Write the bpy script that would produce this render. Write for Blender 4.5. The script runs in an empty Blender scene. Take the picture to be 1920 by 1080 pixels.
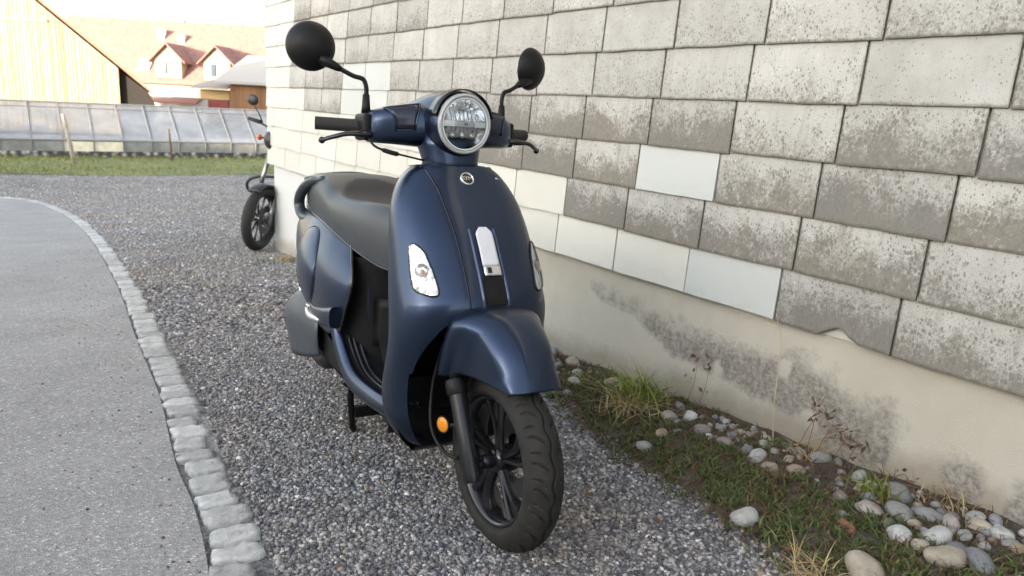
import bpy, bmesh, math, random
import numpy as np
from mathutils import Matrix, Vector
random.seed(7); RNG = np.random.default_rng(7)
SC = bpy.context.scene
COL = SC.collection
rad = math.radians

# ------------------------------------------------------------------ camera
cam_d = bpy.data.cameras.new("camera")
cam = bpy.data.objects.new("camera", cam_d); COL.objects.link(cam)
cam_d.sensor_width = 36.0
cam_d.lens = 1420.0 / 1920.0 * 36.0
cam_d.clip_start = 0.05; cam_d.clip_end = 2000.0
cam.matrix_world = Matrix.Translation((0, 0, 1.02)) @ Matrix.Rotation(rad(90 - 13.446), 4, 'X') @ Matrix.Rotation(rad(3.057), 4, 'Z')
cam_d.dof.use_dof = True; cam_d.dof.focus_distance = 1.95; cam_d.dof.aperture_fstop = 6.0
SC.camera = cam
SC.render.filter_size = 1.9

# ------------------------------------------------------------------ sky, sun, exposure
SUN_EL = rad(7.5)
SUN_DIR = Vector((-0.62, -0.78, 0)).normalized()          # towards the sun, on the ground
world = bpy.data.worlds.new("World"); SC.world = world; world.use_nodes = True
wn = world.node_tree.nodes; wl = world.node_tree.links
for n_ in list(wn): wn.remove(n_)
w_out = wn.new("ShaderNodeOutputWorld"); w_bg = wn.new("ShaderNodeBackground")
w_sky = wn.new("ShaderNodeTexSky"); w_hs = wn.new("ShaderNodeHueSaturation")
w_sky.sky_type = 'NISHITA'; w_sky.sun_disc = False
w_sky.sun_elevation = SUN_EL
w_sky.sun_rotation = math.atan2(SUN_DIR.x, SUN_DIR.y)
w_sky.air_density = 1.0; w_sky.dust_density = 1.5; w_sky.ozone_density = 1.0
w_hs.inputs["Saturation"].default_value = 0.42
w_bg.inputs["Strength"].default_value = 0.15
wl.new(w_sky.outputs[0], w_hs.inputs["Color"]); wl.new(w_hs.outputs[0], w_bg.inputs[0]); wl.new(w_bg.outputs[0], w_out.inputs[0])
sun_d = bpy.data.lights.new("sun", 'SUN'); sun_d.energy = 2.5; sun_d.angle = rad(0.5); sun_d.color = (1.0, 0.83, 0.64)
sun = bpy.data.objects.new("sun", sun_d); COL.objects.link(sun)
to_sun = Vector((SUN_DIR.x * math.cos(SUN_EL), SUN_DIR.y * math.cos(SUN_EL), math.sin(SUN_EL)))
sun.rotation_euler = to_sun.to_track_quat('Z', 'Y').to_euler()
sun.location = (-6, -12, 14)
SC.view_settings.view_transform = 'Standard'; SC.view_settings.look = 'None'
SC.view_settings.exposure = 2.85; SC.view_settings.gamma = 1.0

# ------------------------------------------------------------------ frames of the place
DV = np.array([0.55964, -0.82874])       # along the shingled wall, towards the camera side
NV = np.array([0.82874, 0.55964])        # into the wall
DW = 2.0                                 # distance from the camera's foot to the wall plane
def WP(u, z, off=0.0):
    """point of the shingled wall: u along it, z up, off metres out of it"""
    p = u * DV + (DW - off) * NV
    return (p[0], p[1], z)
SLOPE = 0.067
def gz(x, y):
    s = -(DV[0] * x + DV[1] * y)
    if s < -9: s = -9
    if s <= 16.5: return -SLOPE * (s - 1.32)
    d_ = min(s - 16.5, 4.0)
    return -SLOPE * 15.18 - SLOPE * (d_ - d_ * d_ / 8.0)
ZFAR = -SLOPE * 15.18 - SLOPE * 2.0      # about -1.15

# ------------------------------------------------------------------ object helpers
def tag(o, label=None, cat=None, group=None, kind=None):
    if label: o["label"] = label
    if cat: o["category"] = cat
    if group: o["group"] = group
    if kind: o["kind"] = kind
    return o
def empty(name, loc=(0, 0, 0), rz=0.0):
    o = bpy.data.objects.new(name, None); COL.objects.link(o)
    o.location = loc; o.rotation_euler = (0, 0, rz); o.empty_display_size = 0.1
    return o
class MB:
    """collects verts and faces, built as ONE mesh object"""
    def __init__(self): self.v = []; self.f = []; self.m = []
    def add(self, verts, faces, mi=0):
        b = len(self.v); self.v.extend([tuple(map(float, p)) for p in verts])
        self.f.extend([tuple(b + i for i in f) for f in faces]); self.m.extend([mi] * len(faces))
        return self
    def box(self, c, s, R=None, mi=0):
        hx, hy, hz = s[0] / 2, s[1] / 2, s[2] / 2
        vs = [Vector((x, y, z)) for x in (-hx, hx) for y in (-hy, hy) for z in (-hz, hz)]
        if R is not None: vs = [R @ p for p in vs]
        vs = [p + Vector(c) for p in vs]
        return self.add(vs, [(0, 1, 3, 2), (4, 6, 7, 5), (0, 4, 5, 1), (2, 3, 7, 6), (0, 2, 6, 4), (1, 5, 7, 3)], mi)
    def hexa(self, p8, mi=0):
        """8 corners: bottom ring of four, top ring of four"""
        return self.add(p8, [(3, 2, 1, 0), (4, 5, 6, 7), (0, 1, 5, 4), (1, 2, 6, 5), (2, 3, 7, 6), (3, 0, 4, 7)], mi)
    def grid(self, P, mi=0, flip=False, close_u=False):
        """P: array [rows][cols] of points"""
        P = np.asarray(P, float); r, c = P.shape[:2]; fs = []
        cc = c if close_u else c - 1
        for i in range(r - 1):
            for j in range(cc):
                a, b, d, e = i * c + j, i * c + (j + 1) % c, (i + 1) * c + (j + 1) % c, (i + 1) * c + j
                fs.append((a, e, d, b) if flip else (a, b, d, e))
        return self.add(P.reshape(-1, 3), fs, mi)
    def tube(self, pts, r, n=12, mi=0, caps=True, flat=None):
        pts = [Vector(p) for p in pts]; k = len(pts)
        rs = list(r) if hasattr(r, '__len__') else [r] * k
        rings = []; up = Vector((0.123, 0.31, 0.94)).normalized(); prev = None
        for i, p in enumerate(pts):
            t = (pts[min(i + 1, k - 1)] - pts[max(i - 1, 0)]).normalized()
            if prev is None:
                a = t.cross(up); a = a.normalized() if a.length > 1e-4 else t.orthogonal().normalized()
            else: a = (prev - t * prev.dot(t)).normalized()
            prev = a; b = t.cross(a)
            rings.append([p + (a * math.cos(q) * (flat or 1.0) + b * math.sin(q)) * rs[i] for q in [2 * math.pi * j / n for j in range(n)]])
        b0 = len(self.v); self.grid(np.array([[tuple(q) for q in g] for g in rings]), mi, close_u=True)
        if caps:
            self.f.append(tuple(b0 + j for j in reversed(range(n)))); self.m.append(mi)
            self.f.append(tuple(b0 + (k - 1) * n + j for j in range(n))); self.m.append(mi)
        return self
    def lathe(self, prof, n=48, M=None, mi=0, close=False):
        """profile of (radius, height) round local Z, moved by M"""
        rows = []
        for r, h in prof:
            row = [Vector((r * math.cos(2 * math.pi * j / n), r * math.sin(2 * math.pi * j / n), h)) for j in range(n)]
            rows.append([tuple(M @ p) if M is not None else tuple(p) for p in row])
        if close: rows.append(rows[0])
        return self.grid(np.array(rows), mi, close_u=True)
    def ellipsoid(self, c, r, M=None, nu=20, nv=12, mi=0):
        rows = []
        for i in range(nv + 1):
            ph = math.pi * i / nv; row = []
            for j in range(nu):
                th = 2 * math.pi * j / nu
                p = Vector((r[0] * math.sin(ph) * math.cos(th), r[1] * math.sin(ph) * math.sin(th), r[2] * math.cos(ph)))
                if M is not None: p = M @ p
                row.append(tuple(p + Vector(c)))
            rows.append(row)
        return self.grid(np.array(rows), mi, flip=True, close_u=True)
    def extrude(self, poly, vec, mi=0):
        n = len(poly); vec = Vector(vec); a = [Vector(p) for p in poly]; b = [p + vec for p in a]
        return self.add(a + b, [tuple(reversed(range(n))), tuple(range(n, 2 * n))] + [(i, (i + 1) % n, n + (i + 1) % n, n + i) for i in range(n)], mi)
    def build(self, name, mats, parent=None, smooth=False, sub=0, solid=0.0, bevel=0.0, offset=-1, merge=0.0, auto=None, attrs=None):
        me = bpy.data.meshes.new(name); me.from_pydata(self.v, [], self.f)
        mats = mats if isinstance(mats, (list, tuple)) else [mats]
        for m in mats: me.materials.append(m)
        if max(self.m, default=0) > 0: me.polygons.foreach_set("material_index", self.m)
        if attrs:
            for k, (dom, vals) in attrs.items():
                at = me.attributes.new(k, 'FLOAT', dom); at.data.foreach_set("value", np.asarray(vals, np.float32))
        bm = bmesh.new(); bm.from_mesh(me)
        if merge: bmesh.ops.remove_doubles(bm, verts=bm.verts, dist=merge)
        bmesh.ops.recalc_face_normals(bm, faces=bm.faces) if not attrs else None
        bm.to_mesh(me); bm.free()
        if smooth: me.polygons.foreach_set("use_smooth", [True] * len(me.polygons))
        me.update()
        o = bpy.data.objects.new(name, me); COL.objects.link(o)
        if parent: o.parent = parent
        if solid:
            md = o.modifiers.new("solid", 'SOLIDIFY'); md.thickness = solid; md.offset = offset
        if bevel:
            md = o.modifiers.new("bevel", 'BEVEL'); md.width = bevel; md.segments = 2; md.limit_method = 'ANGLE'; md.angle_limit = rad(40)
        if sub:
            md = o.modifiers.new("sub", 'SUBSURF'); md.levels = sub; md.render_levels = sub
        if auto is not None:
            bm = bmesh.new(); bm.from_mesh(me)
            for e in bm.edges:
                if len(e.link_faces) == 2 and e.calc_face_angle(0) > rad(auto): e.smooth = False
            bm.to_mesh(me); bm.free()
        return o
def crom(pts, n):
    """n points along a smooth curve through pts (Catmull-Rom, even parameter)"""
    P = np.asarray(pts, float); k = len(P); out = []
    for t in np.linspace(0, k - 1, n):
        i = min(int(t), k - 2); f = t - i
        p0 = P[i - 1] if i > 0 else 2 * P[0] - P[1]
        p1, p2 = P[i], P[i + 1]
        p3 = P[i + 2] if i + 2 < k else 2 * P[-1] - P[-2]
        out.append(0.5 * (2 * p1 + (p2 - p0) * f + (2 * p0 - 5 * p1 + 4 * p2 - p3) * f * f + (3 * p1 - p0 - 3 * p2 + p3) * f ** 3))
    return np.array(out)
def coons(top, bottom, left, right, n=20, m=20):
    """patch between four curves; top/bottom run left to right, left/right run top to bottom"""
    T, B, Lc, Rc = crom(top, n), crom(bottom, n), crom(left, m), crom(right, m)
    P = np.zeros((m, n, 3))
    for i in range(m):
        v = i / (m - 1)
        for j in range(n):
            u = j / (n - 1)
            P[i, j] = (1 - v) * T[j] + v * B[j] + (1 - u) * Lc[i] + u * Rc[i] - ((1 - u) * (1 - v) * T[0] + u * (1 - v) * T[-1] + (1 - u) * v * B[0] + u * v * B[-1])
    return P
def loft(stations, n=28, ends=True):
    """stations: list of (centre, axis_a, axis_b, exponent) superellipse rings"""
    rows = []
    for c, a, b, e in stations:
        c, a, b = np.array(c, float), np.array(a, float), np.array(b, float); row = []
        for j in range(n):
            q = 2 * math.pi * j / n; cq, sq = math.cos(q), math.sin(q)
            row.append(c + a * np.sign(cq) * abs(cq) ** (2 / e) + b * np.sign(sq) * abs(sq) ** (2 / e))
        rows.append(row)
    mb = MB(); mb.grid(np.array(rows), close_u=True)
    if ends:
        mb.f.append(tuple(reversed(range(n)))); mb.m.append(0)
        mb.f.append(tuple(range((len(rows) - 1) * n, len(rows) * n))); mb.m.append(0)
    return mb
def copy_tree(o, parent=None):
    c = o.copy(); COL.objects.link(c)
    if parent is not None: c.parent = parent
    for ch in list(o.children): copy_tree(ch, c)
    return c
def text_mb(body, size, extrude, M):
    cu = bpy.data.curves.new("lettering", 'FONT'); cu.body = body; cu.size = size; cu.extrude = extrude
    cu.align_x = 'CENTER'; cu.align_y = 'CENTER'; cu.resolution_u = 3
    to = bpy.data.objects.new("lettering", cu); COL.objects.link(to)
    dg = bpy.context.evaluated_depsgraph_get(); me = bpy.data.meshes.new_from_object(to.evaluated_get(dg))
    mb = MB(); mb.add([M @ v.co for v in me.vertices], [tuple(p.vertices) for p in me.polygons])
    bpy.data.objects.remove(to); bpy.data.curves.remove(cu); bpy.data.meshes.remove(me)
    return mb

# ------------------------------------------------------------------ materials
class NT:
    def __init__(self, name):
        self.mat = bpy.data.materials.new(name); self.mat.use_nodes = True
        self.t = self.mat.node_tree; self.n = self.t.nodes; self.l = self.t.links
        self.bsdf = self.n["Principled BSDF"]; self.out = self.n["Material Output"]
        self._tc = None
    def node(self, typ, **kw):
        nd = self.n.new("ShaderNode" + typ)
        for k, v in kw.items(): setattr(nd, k, v)
        return nd
    def put(self, sock, v):
        if isinstance(v, bpy.types.NodeSocket): self.l.new(v, sock)
        elif v is not None:
            if sock.type == 'RGBA' and len(v) == 3: v = (*v, 1)
            sock.default_value = v
    def co(self, scale=(1, 1, 1), kind="Object"):
        if self._tc is None: self._tc = self.node("TexCoord")
        mp = self.node("Mapping"); self.l.new(self._tc.outputs[kind], mp.inputs[0]); mp.inputs["Scale"].default_value = scale
        return mp.outputs[0]
    def noise(self, scale, detail=4, rough=0.6, co=None, dist=0.0):
        nd = self.node("TexNoise"); nd.inputs["Scale"].default_value = scale; nd.inputs["Detail"].default_value = detail
        nd.inputs["Roughness"].default_value = rough; nd.inputs["Distortion"].default_value = dist
        self.l.new(co if co is not None else self.co(), nd.inputs["Vector"]); return nd.outputs["Fac"]
    def voro(self, scale, feature='F1', co=None, out="Distance", rnd=1.0):
        nd = self.node("TexVoronoi"); nd.feature = feature; nd.inputs["Scale"].default_value = scale; nd.inputs["Randomness"].default_value = rnd
        self.l.new(co if co is not None else self.co(), nd.inputs["Vector"]); return nd.outputs[out]
    def ramp(self, fac, stops, interp='LINEAR'):
        nd = self.node("ValToRGB"); nd.color_ramp.interpolation = interp; els = nd.color_ramp.elements
        while len(els) < len(stops): els.new(0.5)
        for e, (p, c) in zip(els, stops):
            e.position = p; e.color = (c, c, c, 1) if not hasattr(c, '__len__') else (*c, 1)
        self.l.new(fac, nd.inputs[0]); return nd.outputs[0]
    def mix(self, fac, a, b, mode='MIX'):
        nd = self.node("MixRGB"); nd.blend_type = mode
        self.put(nd.inputs[0], fac); self.put(nd.inputs[1], a); self.put(nd.inputs[2], b); return nd.outputs[0]
    def math(self, op, a, b=0.0, c=None):
        nd = self.node("Math"); nd.operation = op; self.put(nd.inputs[0], a); self.put(nd.inputs[1], b)
        if c is not None: self.put(nd.inputs[2], c)
        return nd.outputs[0]
    def attr(self, name):
        nd = self.node("Attribute"); nd.attribute_name = name; return nd.outputs["Fac"]
    def bump(self, h, strength=0.3, dist=0.01):
        nd = self.node("Bump"); nd.inputs["Strength"].default_value = strength; nd.inputs["Distance"].default_value = dist
        self.l.new(h, nd.inputs["Height"]); self.l.new(nd.outputs[0], self.bsdf.inputs["Normal"]); return nd
    def set(self, **kw):
        for k, v in kw.items(): self.put(self.bsdf.inputs[k.replace("_", " ")], v)
        return self
def plain(name, col, rough=0.5, metal=0.0, var=0.12, vs=18.0, bump=0.0, bs=200.0, **kw):
    t = NT(name)
    c = t.mix(t.ramp(t.noise(vs, 4), [(0.3, 0.0), (0.7, 1.0)]), tuple(x * (1 - var) for x in col), tuple(min(1, x * (1 + var)) for x in col))
    t.set(Base_Color=c, Metallic=metal)
    r = t.math('ADD', t.math('MULTIPLY', t.noise(vs * 2.7, 3), 0.12), rough - 0.06); t.set(Roughness=r)
    if bump: t.bump(t.noise(bs, 3), bump, 0.002)
    for k, v in kw.items(): t.put(t.bsdf.inputs[k.replace("_", " ")], v)
    return t.mat

# ------------------------------------------------------------------ setting materials
def m_gravel():
    t = NT("gravel"); co = t.co()
    wob = t.node("VectorMath"); wob.operation = 'ADD'
    nz = t.node("TexNoise"); nz.inputs["Scale"].default_value = 60; t.l.new(co, nz.inputs["Vector"])
    sc = t.node("VectorMath"); sc.operation = 'SCALE'; sc.inputs["Scale"].default_value = 0.012; t.l.new(nz.outputs["Color"], sc.inputs[0])
    t.l.new(co, wob.inputs[0]); t.l.new(sc.outputs[0], wob.inputs[1]); cw = wob.outputs[0]
    rc = t.voro(72, co=cw, out="Color"); d = t.voro(72, co=cw); rc2 = t.voro(150, co=cw, out="Color"); d2 = t.voro(150, co=cw)
    a = t.node("SeparateColor"); t.l.new(rc, a.inputs[0]); b = t.node("SeparateColor"); t.l.new(rc2, b.inputs[0])
    stops = [(0.0, (.08, .083, .095)), (.3, (.14, .143, .16)), (.55, (.22, .222, .238)), (.78, (.30, .295, .29)), (.9, (.24, .20, .165)), (1.0, (.5, .5, .49))]
    c1 = t.ramp(a.outputs[0], stops); c2 = t.ramp(b.outputs[0], stops)
    pick = t.ramp(t.noise(38, 2, co=co), [(.48, 0), (.52, 1)])
    c = t.mix(pick, c1, c2); dd = t.mix(pick, d, d2)
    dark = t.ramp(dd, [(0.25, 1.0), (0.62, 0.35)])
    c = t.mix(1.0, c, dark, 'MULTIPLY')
    # trodden dusty fines: broad pale patches along the track and far off
    dust = t.ramp(t.noise(1.1, 5, co=co), [(.4, .25), (.65, .8)])
    c = t.mix(dust, c, t.mix(t.ramp(t.noise(24, 6, .75, co), [(.3, 0), (.7, 1)]), (.16, .153, .146), (.56, .545, .52)))
    c = t.mix(1.0, c, t.ramp(t.noise(5, 5, .7, co), [(.3, .70), (.7, 1.22)]), 'MULTIPLY')
    c = t.mix(1.0, c, t.ramp(t.noise(1.7, 6, .75, co), [(.36, .80), (.64, 1.2)]), 'MULTIPLY')
    t.set(Base_Color=c, Roughness=.93); t.put(t.bsdf.inputs["Specular IOR Level"], .25)
    t.bump(t.math('SUBTRACT', 1.0, dd), .9, .012); return t.mat
def m_asphalt():
    t = NT("asphalt"); co = t.co()
    rc = t.node("SeparateColor"); t.l.new(t.voro(170, co=co, out="Color"), rc.inputs[0])
    c = t.ramp(rc.outputs[0], [(0, (.185, .18, .185)), (.55, (.245, .24, .242)), (.8, (.29, .285, .28)), (.93, (.31, .29, .27)), (1, (.52, .51, .50))])
    big = t.ramp(t.noise(1.6, 6, .65, co), [(.3, .85), (.7, 1.15)])
    c = t.mix(1.0, c, big, 'MULTIPLY')
    wear = t.ramp(t.noise(9, 5, .6, co), [(.52, 0), (.75, .5)])
    c = t.mix(wear, c, (.27, .262, .255))
    crack = t.ramp(t.voro(.55, 'DISTANCE_TO_EDGE', t.co((1, 1, 1))), [(0, 1), (.004, 0)])
    t.set(Base_Color=c, Roughness=.9); t.put(t.bsdf.inputs["Specular IOR Level"], .3)
    t.bump(t.math('ADD', t.voro(170, co=co), t.math('MULTIPLY', t.noise(420, 2, co=co), .6)), .55, .004); return t.mat
def m_stone(name, col, var=.25, sc=22, bump=.5, dark=None):
    t = NT(name); co = t.co(); inf = t.node("ObjectInfo")
    n1 = t.noise(sc, 6, .65, co); c = t.mix(t.ramp(n1, [(.3, 0), (.7, 1)]), tuple(x * (1 - var) for x in col), tuple(min(.8, x * (1 + var)) for x in col))
    sp = t.ramp(t.voro(sc * 9, co=co), [(.12, .55), (.3, 1.0)]); c = t.mix(.55, c, sp, 'MULTIPLY')
    rnd = t.ramp(inf.outputs["Random"], [(0, .78), (1, 1.2)]); c = t.mix(1.0, c, rnd, 'MULTIPLY')
    if dark: c = t.mix(t.ramp(t.noise(7, 5, .7, co), [(.5, 0), (.68, .8)]), c, dark)
    t.set(Base_Color=c, Roughness=.85); t.put(t.bsdf.inputs["Specular IOR Level"], .3)
    t.bump(t.noise(sc * 4, 5, .7, co), bump, .006); return t.mat
def m_tile():
    """fibre-cement shingles: 'age' 0 new cream, .5 new pale grey, 1 weathered; 'tv' 0 at the lower edge, 1 at the upper"""
    t = NT("shingle"); co = t.co(); age, tv, tr, dirt = t.attr("age"), t.attr("tv"), t.attr("tr"), t.attr("dirt")
    new = t.mix(t.ramp(age, [(.3, 0), (.4, 1)]), (.55, .535, .48), (.475, .485, .46))
    new = t.mix(1.0, new, t.ramp(tr, [(0, .95), (1, 1.04)]), 'MULTIPLY')
    new = t.mix(t.ramp(t.noise(5, 5, .6, co), [(.5, 0), (.8, .2)]), new, (.42, .40, .35)); new = t.mix(t.math('MULTIPLY', t.ramp(tv, [(.0, 1), (.4, 0)]), t.ramp(t.noise(1.0, 6, .7, t.co((9, 9, 30))), [(.5, 0), (.7, .4)])), new, (.33, .33, .31))
    old = t.mix(t.ramp(t.noise(7, 6, .65, co), [(.3, 0), (.7, 1)]), (.36, .345, .315), (.475, .46, .43))
    old = t.mix(1.0, old, t.ramp(tr, [(0, .9), (1, 1.06)]), 'MULTIPLY')
    # lichen and soot: speckles that thicken towards the lower edge of a tile, plus broad soot by tile
    tvv = t.math('ADD', t.math('ADD', tv, t.math('MULTIPLY', t.math('SUBTRACT', t.noise(5.5, 5, .7, co), .5), 1.5)), t.math('MULTIPLY', t.math('SUBTRACT', tr, .5), .35))
    low = t.ramp(tvv, [(0, 1), (.45, .62), (.85, .2), (1, .05)])
    wgt = t.math('MULTIPLY', t.math('ADD', low, t.math('MULTIPLY', t.ramp(t.noise(9, 4, .6, co), [(.3, -.0), (.7, 1)]), .65)), dirt)
    amt = t.math('MULTIPLY', t.math('ADD', low, t.math('MULTIPLY', t.ramp(t.noise(7, 4, .6, co), [(.35, -.0), (.7, 1)]), .42)), dirt)
    grain = t.math('ADD', t.math('MULTIPLY', t.noise(95, 6, .85, co), 2.0), t.math('MULTIPLY', t.noise(34, 4, .65, co), 1.1))
    soot = t.ramp(t.math('SUBTRACT', t.math('ADD', t.math('MULTIPLY', amt, 1.12), grain), 2.08), [(0, 0), (.55, .88)])
    sootc = t.mix(t.ramp(t.math('ADD', t.math('MULTIPLY', tr, .35), t.math('MULTIPLY', t.noise(6, 4, .6, co), .7)), [(.35, 0), (.75, 1)]), (.145, .136, .124), (.19, .158, .115))
    old = t.mix(soot, old, sootc)
    cs = t.co((1, 1, .62))
    sp1 = t.math('SUBTRACT', t.math('MULTIPLY', t.math('ADD', wgt, .38), .36), t.voro(105, co=cs)); sp2 = t.math('SUBTRACT', t.math('MULTIPLY', t.math('ADD', wgt, .42), .34), t.voro(230, co=cs))
    gate = t.ramp(t.noise(30, 3, .6, co), [(.40, 0), (.50, 1)])
    s1 = t.math('MULTIPLY', t.ramp(sp1, [(.0, 0), (.08, .8)]), gate)
    old = t.mix(s1, old, (.16, .145, .12)); old = t.mix(t.ramp(sp2, [(.0, 0), (.09, .62)]), old, (.19, .18, .165))
    wl_ = t.math('MULTIPLY', t.ramp(t.voro(34, co=co), [(.07, 1), (.11, 0)]), t.ramp(t.noise(4, 2, .5, co), [(.55, 0), (.6, .8)]))
    old = t.mix(wl_, old, (.68, .68, .64))
    yl = t.math('MULTIPLY', t.ramp(t.voro(9, co=co), [(.045, 1), (.075, 0)]), t.ramp(t.noise(1.7, 2, .5, co), [(.6, 0), (.64, .75)]))
    old = t.mix(yl, old, (.42, .27, .06))
    stk = t.noise(1.0, 5, .7, t.co((26, 26, 2.6))); old = t.mix(t.math('MULTIPLY', t.ramp(stk, [(.52, 0), (.72, .55)]), dirt), old, (.20, .18, .15))
    tu = t.attr("tu"); eg = t.math('MINIMUM', tu, tv); en = t.math('ADD', eg, t.math('MULTIPLY', t.math('SUBTRACT', t.noise(55, 4, .7, co), .5), .10))
    old = t.mix(t.ramp(en, [(.0, .85), (.025, .5), (.055, 0)]), old, (.10, .088, .062))
    c = t.mix(t.ramp(age, [(.6, 0), (.7, 1)]), new, old)
    c = t.mix(t.ramp(eg, [(.0, .7), (.012, 0)]), c, (.12, .11, .09))
    t.set(Base_Color=c, Roughness=.88); t.put(t.bsdf.inputs["Specular IOR Level"], .3)
    t.bump(t.noise(130, 5, .7, co), .25, .003); return t.mat
def m_render():
    t = NT("foundation_render"); co = t.co(); st = t.attr("stain"); hi = t.attr("low"); wh = t.attr("white")
    c = t.mix(t.ramp(t.noise(2.3, 6, .62, co), [(.3, 0), (.7, 1)]), (.425, .385, .315), (.505, .475, .41))
    c = t.mix(t.ramp(t.noise(14, 6, .7, co), [(.45, 0), (.75, .35)]), c, (.40, .38, .33))
    c = t.mix(t.ramp(hi, [(.0, .55), (.5, .0)]), c, (.45, .43, .39))
    c = t.mix(wh, c, (.55, .55, .54))
    c = t.mix(t.math('MULTIPLY', t.ramp(t.math('SUBTRACT', hi, t.math('MULTIPLY', t.noise(9, 5, .7, co), .30)), [(0, 1), (.16, 0)]), .55), c, (.20, .165, .12))
    nz = t.math('ADD', t.math('MULTIPLY', t.noise(10, 8, .72, co), 1.35), t.math('MULTIPLY', t.noise(90, 3, .6, co), .2))
    sm = t.ramp(t.math('SUBTRACT', t.math('ADD', st, t.math('MULTIPLY', nz, 1.15)), .86), [(.34, 0), (.86, 1)])
    dk = t.mix(t.ramp(t.noise(60, 5, .75, co), [(.38, 0), (.66, 1)]), (.135, .122, .108), (.36, .33, .29))
    c = t.mix(t.math('MULTIPLY', sm, .88), c, dk)
    t.set(Base_Color=c, Roughness=.95); t.put(t.bsdf.inputs["Specular IOR Level"], .2)
    t.bump(t.math('ADD', t.noise(160, 4, .7, co), t.math('MULTIPLY', t.noise(25, 3, .6, co), .6)), .45, .004); return t.mat
def m_wood(name, c1, c2, plank=.16, axis=0):
    t = NT(name); co = t.co(); w = t.node("TexWave"); w.wave_type = 'BANDS'; w.bands_direction = 'X'; w.inputs["Scale"].default_value = .5 / plank * .32; w.inputs["Distortion"].default_value = 0
    n_ = t.noise(4, 5, .6, t.co((6, 6, .35))); c = t.mix(n_, c1, c2); t.set(Base_Color=c, Roughness=.8); return t.mat
def m_leaf(name, c1, c2):
    t = NT(name); inf = t.attr("tint"); c = t.mix(inf, c1, c2); t.set(Base_Color=c, Roughness=.6)
    t.put(t.bsdf.inputs["Specular IOR Level"], .3); return t.mat
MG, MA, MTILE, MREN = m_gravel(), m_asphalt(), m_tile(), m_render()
MKERB = m_stone("granite", (.42, .417, .41), .22, 45, .8)
PEB = {'w': m_stone("pebble_white", (.40, .40, .385)), 'g': m_stone("pebble_grey", (.24, .24, .232), dark=(.16, .155, .145)), 't': m_stone("pebble_tan", (.34, .30, .24)),
       'b': m_stone("pebble_blue", (.215, .222, .232)), 'p': m_stone("pebble_pink", (.275, .24, .22)), 'o': m_stone("pebble_orange", (.31, .245, .18)), 'r': m_stone("pebble_red", (.27, .125, .085))}
MGRASS = m_leaf("grass_blade", (.06, .115, .025), (.27, .27, .06)); MSTRAW = m_leaf("dry_straw", (.30, .22, .11), (.42, .33, .18))
MMOSS = m_leaf("ground_cover", (.035, .075, .022), (.135, .14, .05)); MDEAD = m_leaf("dead_leaf", (.06, .032, .022), (.15, .085, .05))

# ------------------------------------------------------------------ ground, road
def surf_grid(ss, tt, f, name, mat):
    P = np.array([[(lambda x, y: (x, y, f(x, y)))(-s * DV[0] + q * NV[0], -s * DV[1] + q * NV[1]) for q in tt] for s in ss])
    return MB().grid(P).build(name, mat)
ss = sorted(set([-400, -200, -80, -30, -15] + [x for x in np.arange(-10, 24.1, .5)] + [30, 40, 60, 90, 140, 220, 400, 800]))
tt = sorted(set([-800, -300, -120, -60, -30] + [x for x in np.arange(-24, 12.1, 2)] + [20, 40, 100, 300, 800]))
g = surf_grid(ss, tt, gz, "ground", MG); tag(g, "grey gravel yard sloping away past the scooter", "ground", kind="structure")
KR = [(1.55, -3.3), (.62, -1.2), (.0, .1), (-.35, .87), (-.63, 1.46), (-.79, 1.76), (-.97, 2.05), (-1.30, 2.65), (-1.79, 3.46), (-2.72, 5.02), (-4.33, 7.55), (-5.92, 9.81), (-7.73, 11.99), (-8.81, 12.81), (-10.6, 13.6), (-13, 14.0)]
KRs = crom(KR, 260)
poly = [tuple(p) for p in KRs]
mb = MB(); rows = []
for x, y in poly:                                   # strips from the kerb out to the left, following the slope
    row = []
    for q in (0, .3, .8, 1.6, 3.2, 6, 10):
        px_, py_ = x - NV[0] * q, y - NV[1] * q
        row.append((px_, py_, gz(px_, py_) + .014 - .002 * min(q, 1)))
    rows.append(row)
mb.grid(np.array(rows)); o = mb.build("road", MA, smooth=True); tag(o, "grey asphalt road curving off to the left", "road", kind="structure")

# kerb: a single row of granite setts along the asphalt edge
def rough_block(mb, c, ax, ay, sx, sy, sz, rng, n=5):
    """a worn sett: rounded box with lumpy top"""
    P = []
    for i in range(n + 2):
        row = []
        for j in range(n + 2):
            u = (i - .5) / n if 0 < i < n + 1 else (0 if i == 0 else 1); v = (j - .5) / n if 0 < j < n + 1 else (0 if j == 0 else 1)
            edge = min(min(u, 1 - u) * sx, min(v, 1 - v) * sy)
            h = sz - .012 * max(0, 1 - edge / .012) ** 2 + rng.normal(0, .0020)
            if i in (0, n + 1) or j in (0, n + 1): h = -.03
            jx, jy = rng.normal(0, .0035, 2)
            ru, rv = (u - .5), (v - .5); k = 1 - .10 * (abs(ru * 2) ** 4) * (abs(rv * 2) ** 4) * 2
            p = np.array(c) + np.array([*ax, 0]) * (ru * sx * k + jx) + np.array([*ay, 0]) * (rv * sy * k + jy); p[2] += h; row.append(p)
        P.append(row)
    mb.grid(np.array(P), flip=True)
ORD = "first second third fourth fifth sixth seventh eighth ninth tenth eleventh twelfth thirteenth fourteenth fifteenth sixteenth seventeenth eighteenth nineteenth twentieth".split()
seg = np.linalg.norm(np.diff(KRs, axis=0), axis=1); cum = np.concatenate([[0], np.cumsum(seg)])
def kr_at(l):
    i = min(max(np.searchsorted(cum, l) - 1, 0), len(seg) - 1); f = (l - cum[i]) / seg[i]; p = KRs[i] * (1 - f) + KRs[i + 1] * f
    t_ = (KRs[i + 1] - KRs[i]) / seg[i]; return p, t_
rng = np.random.default_rng(3); l = 0.0; vis = 0; lmax = cum[-1] - 1.5
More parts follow.
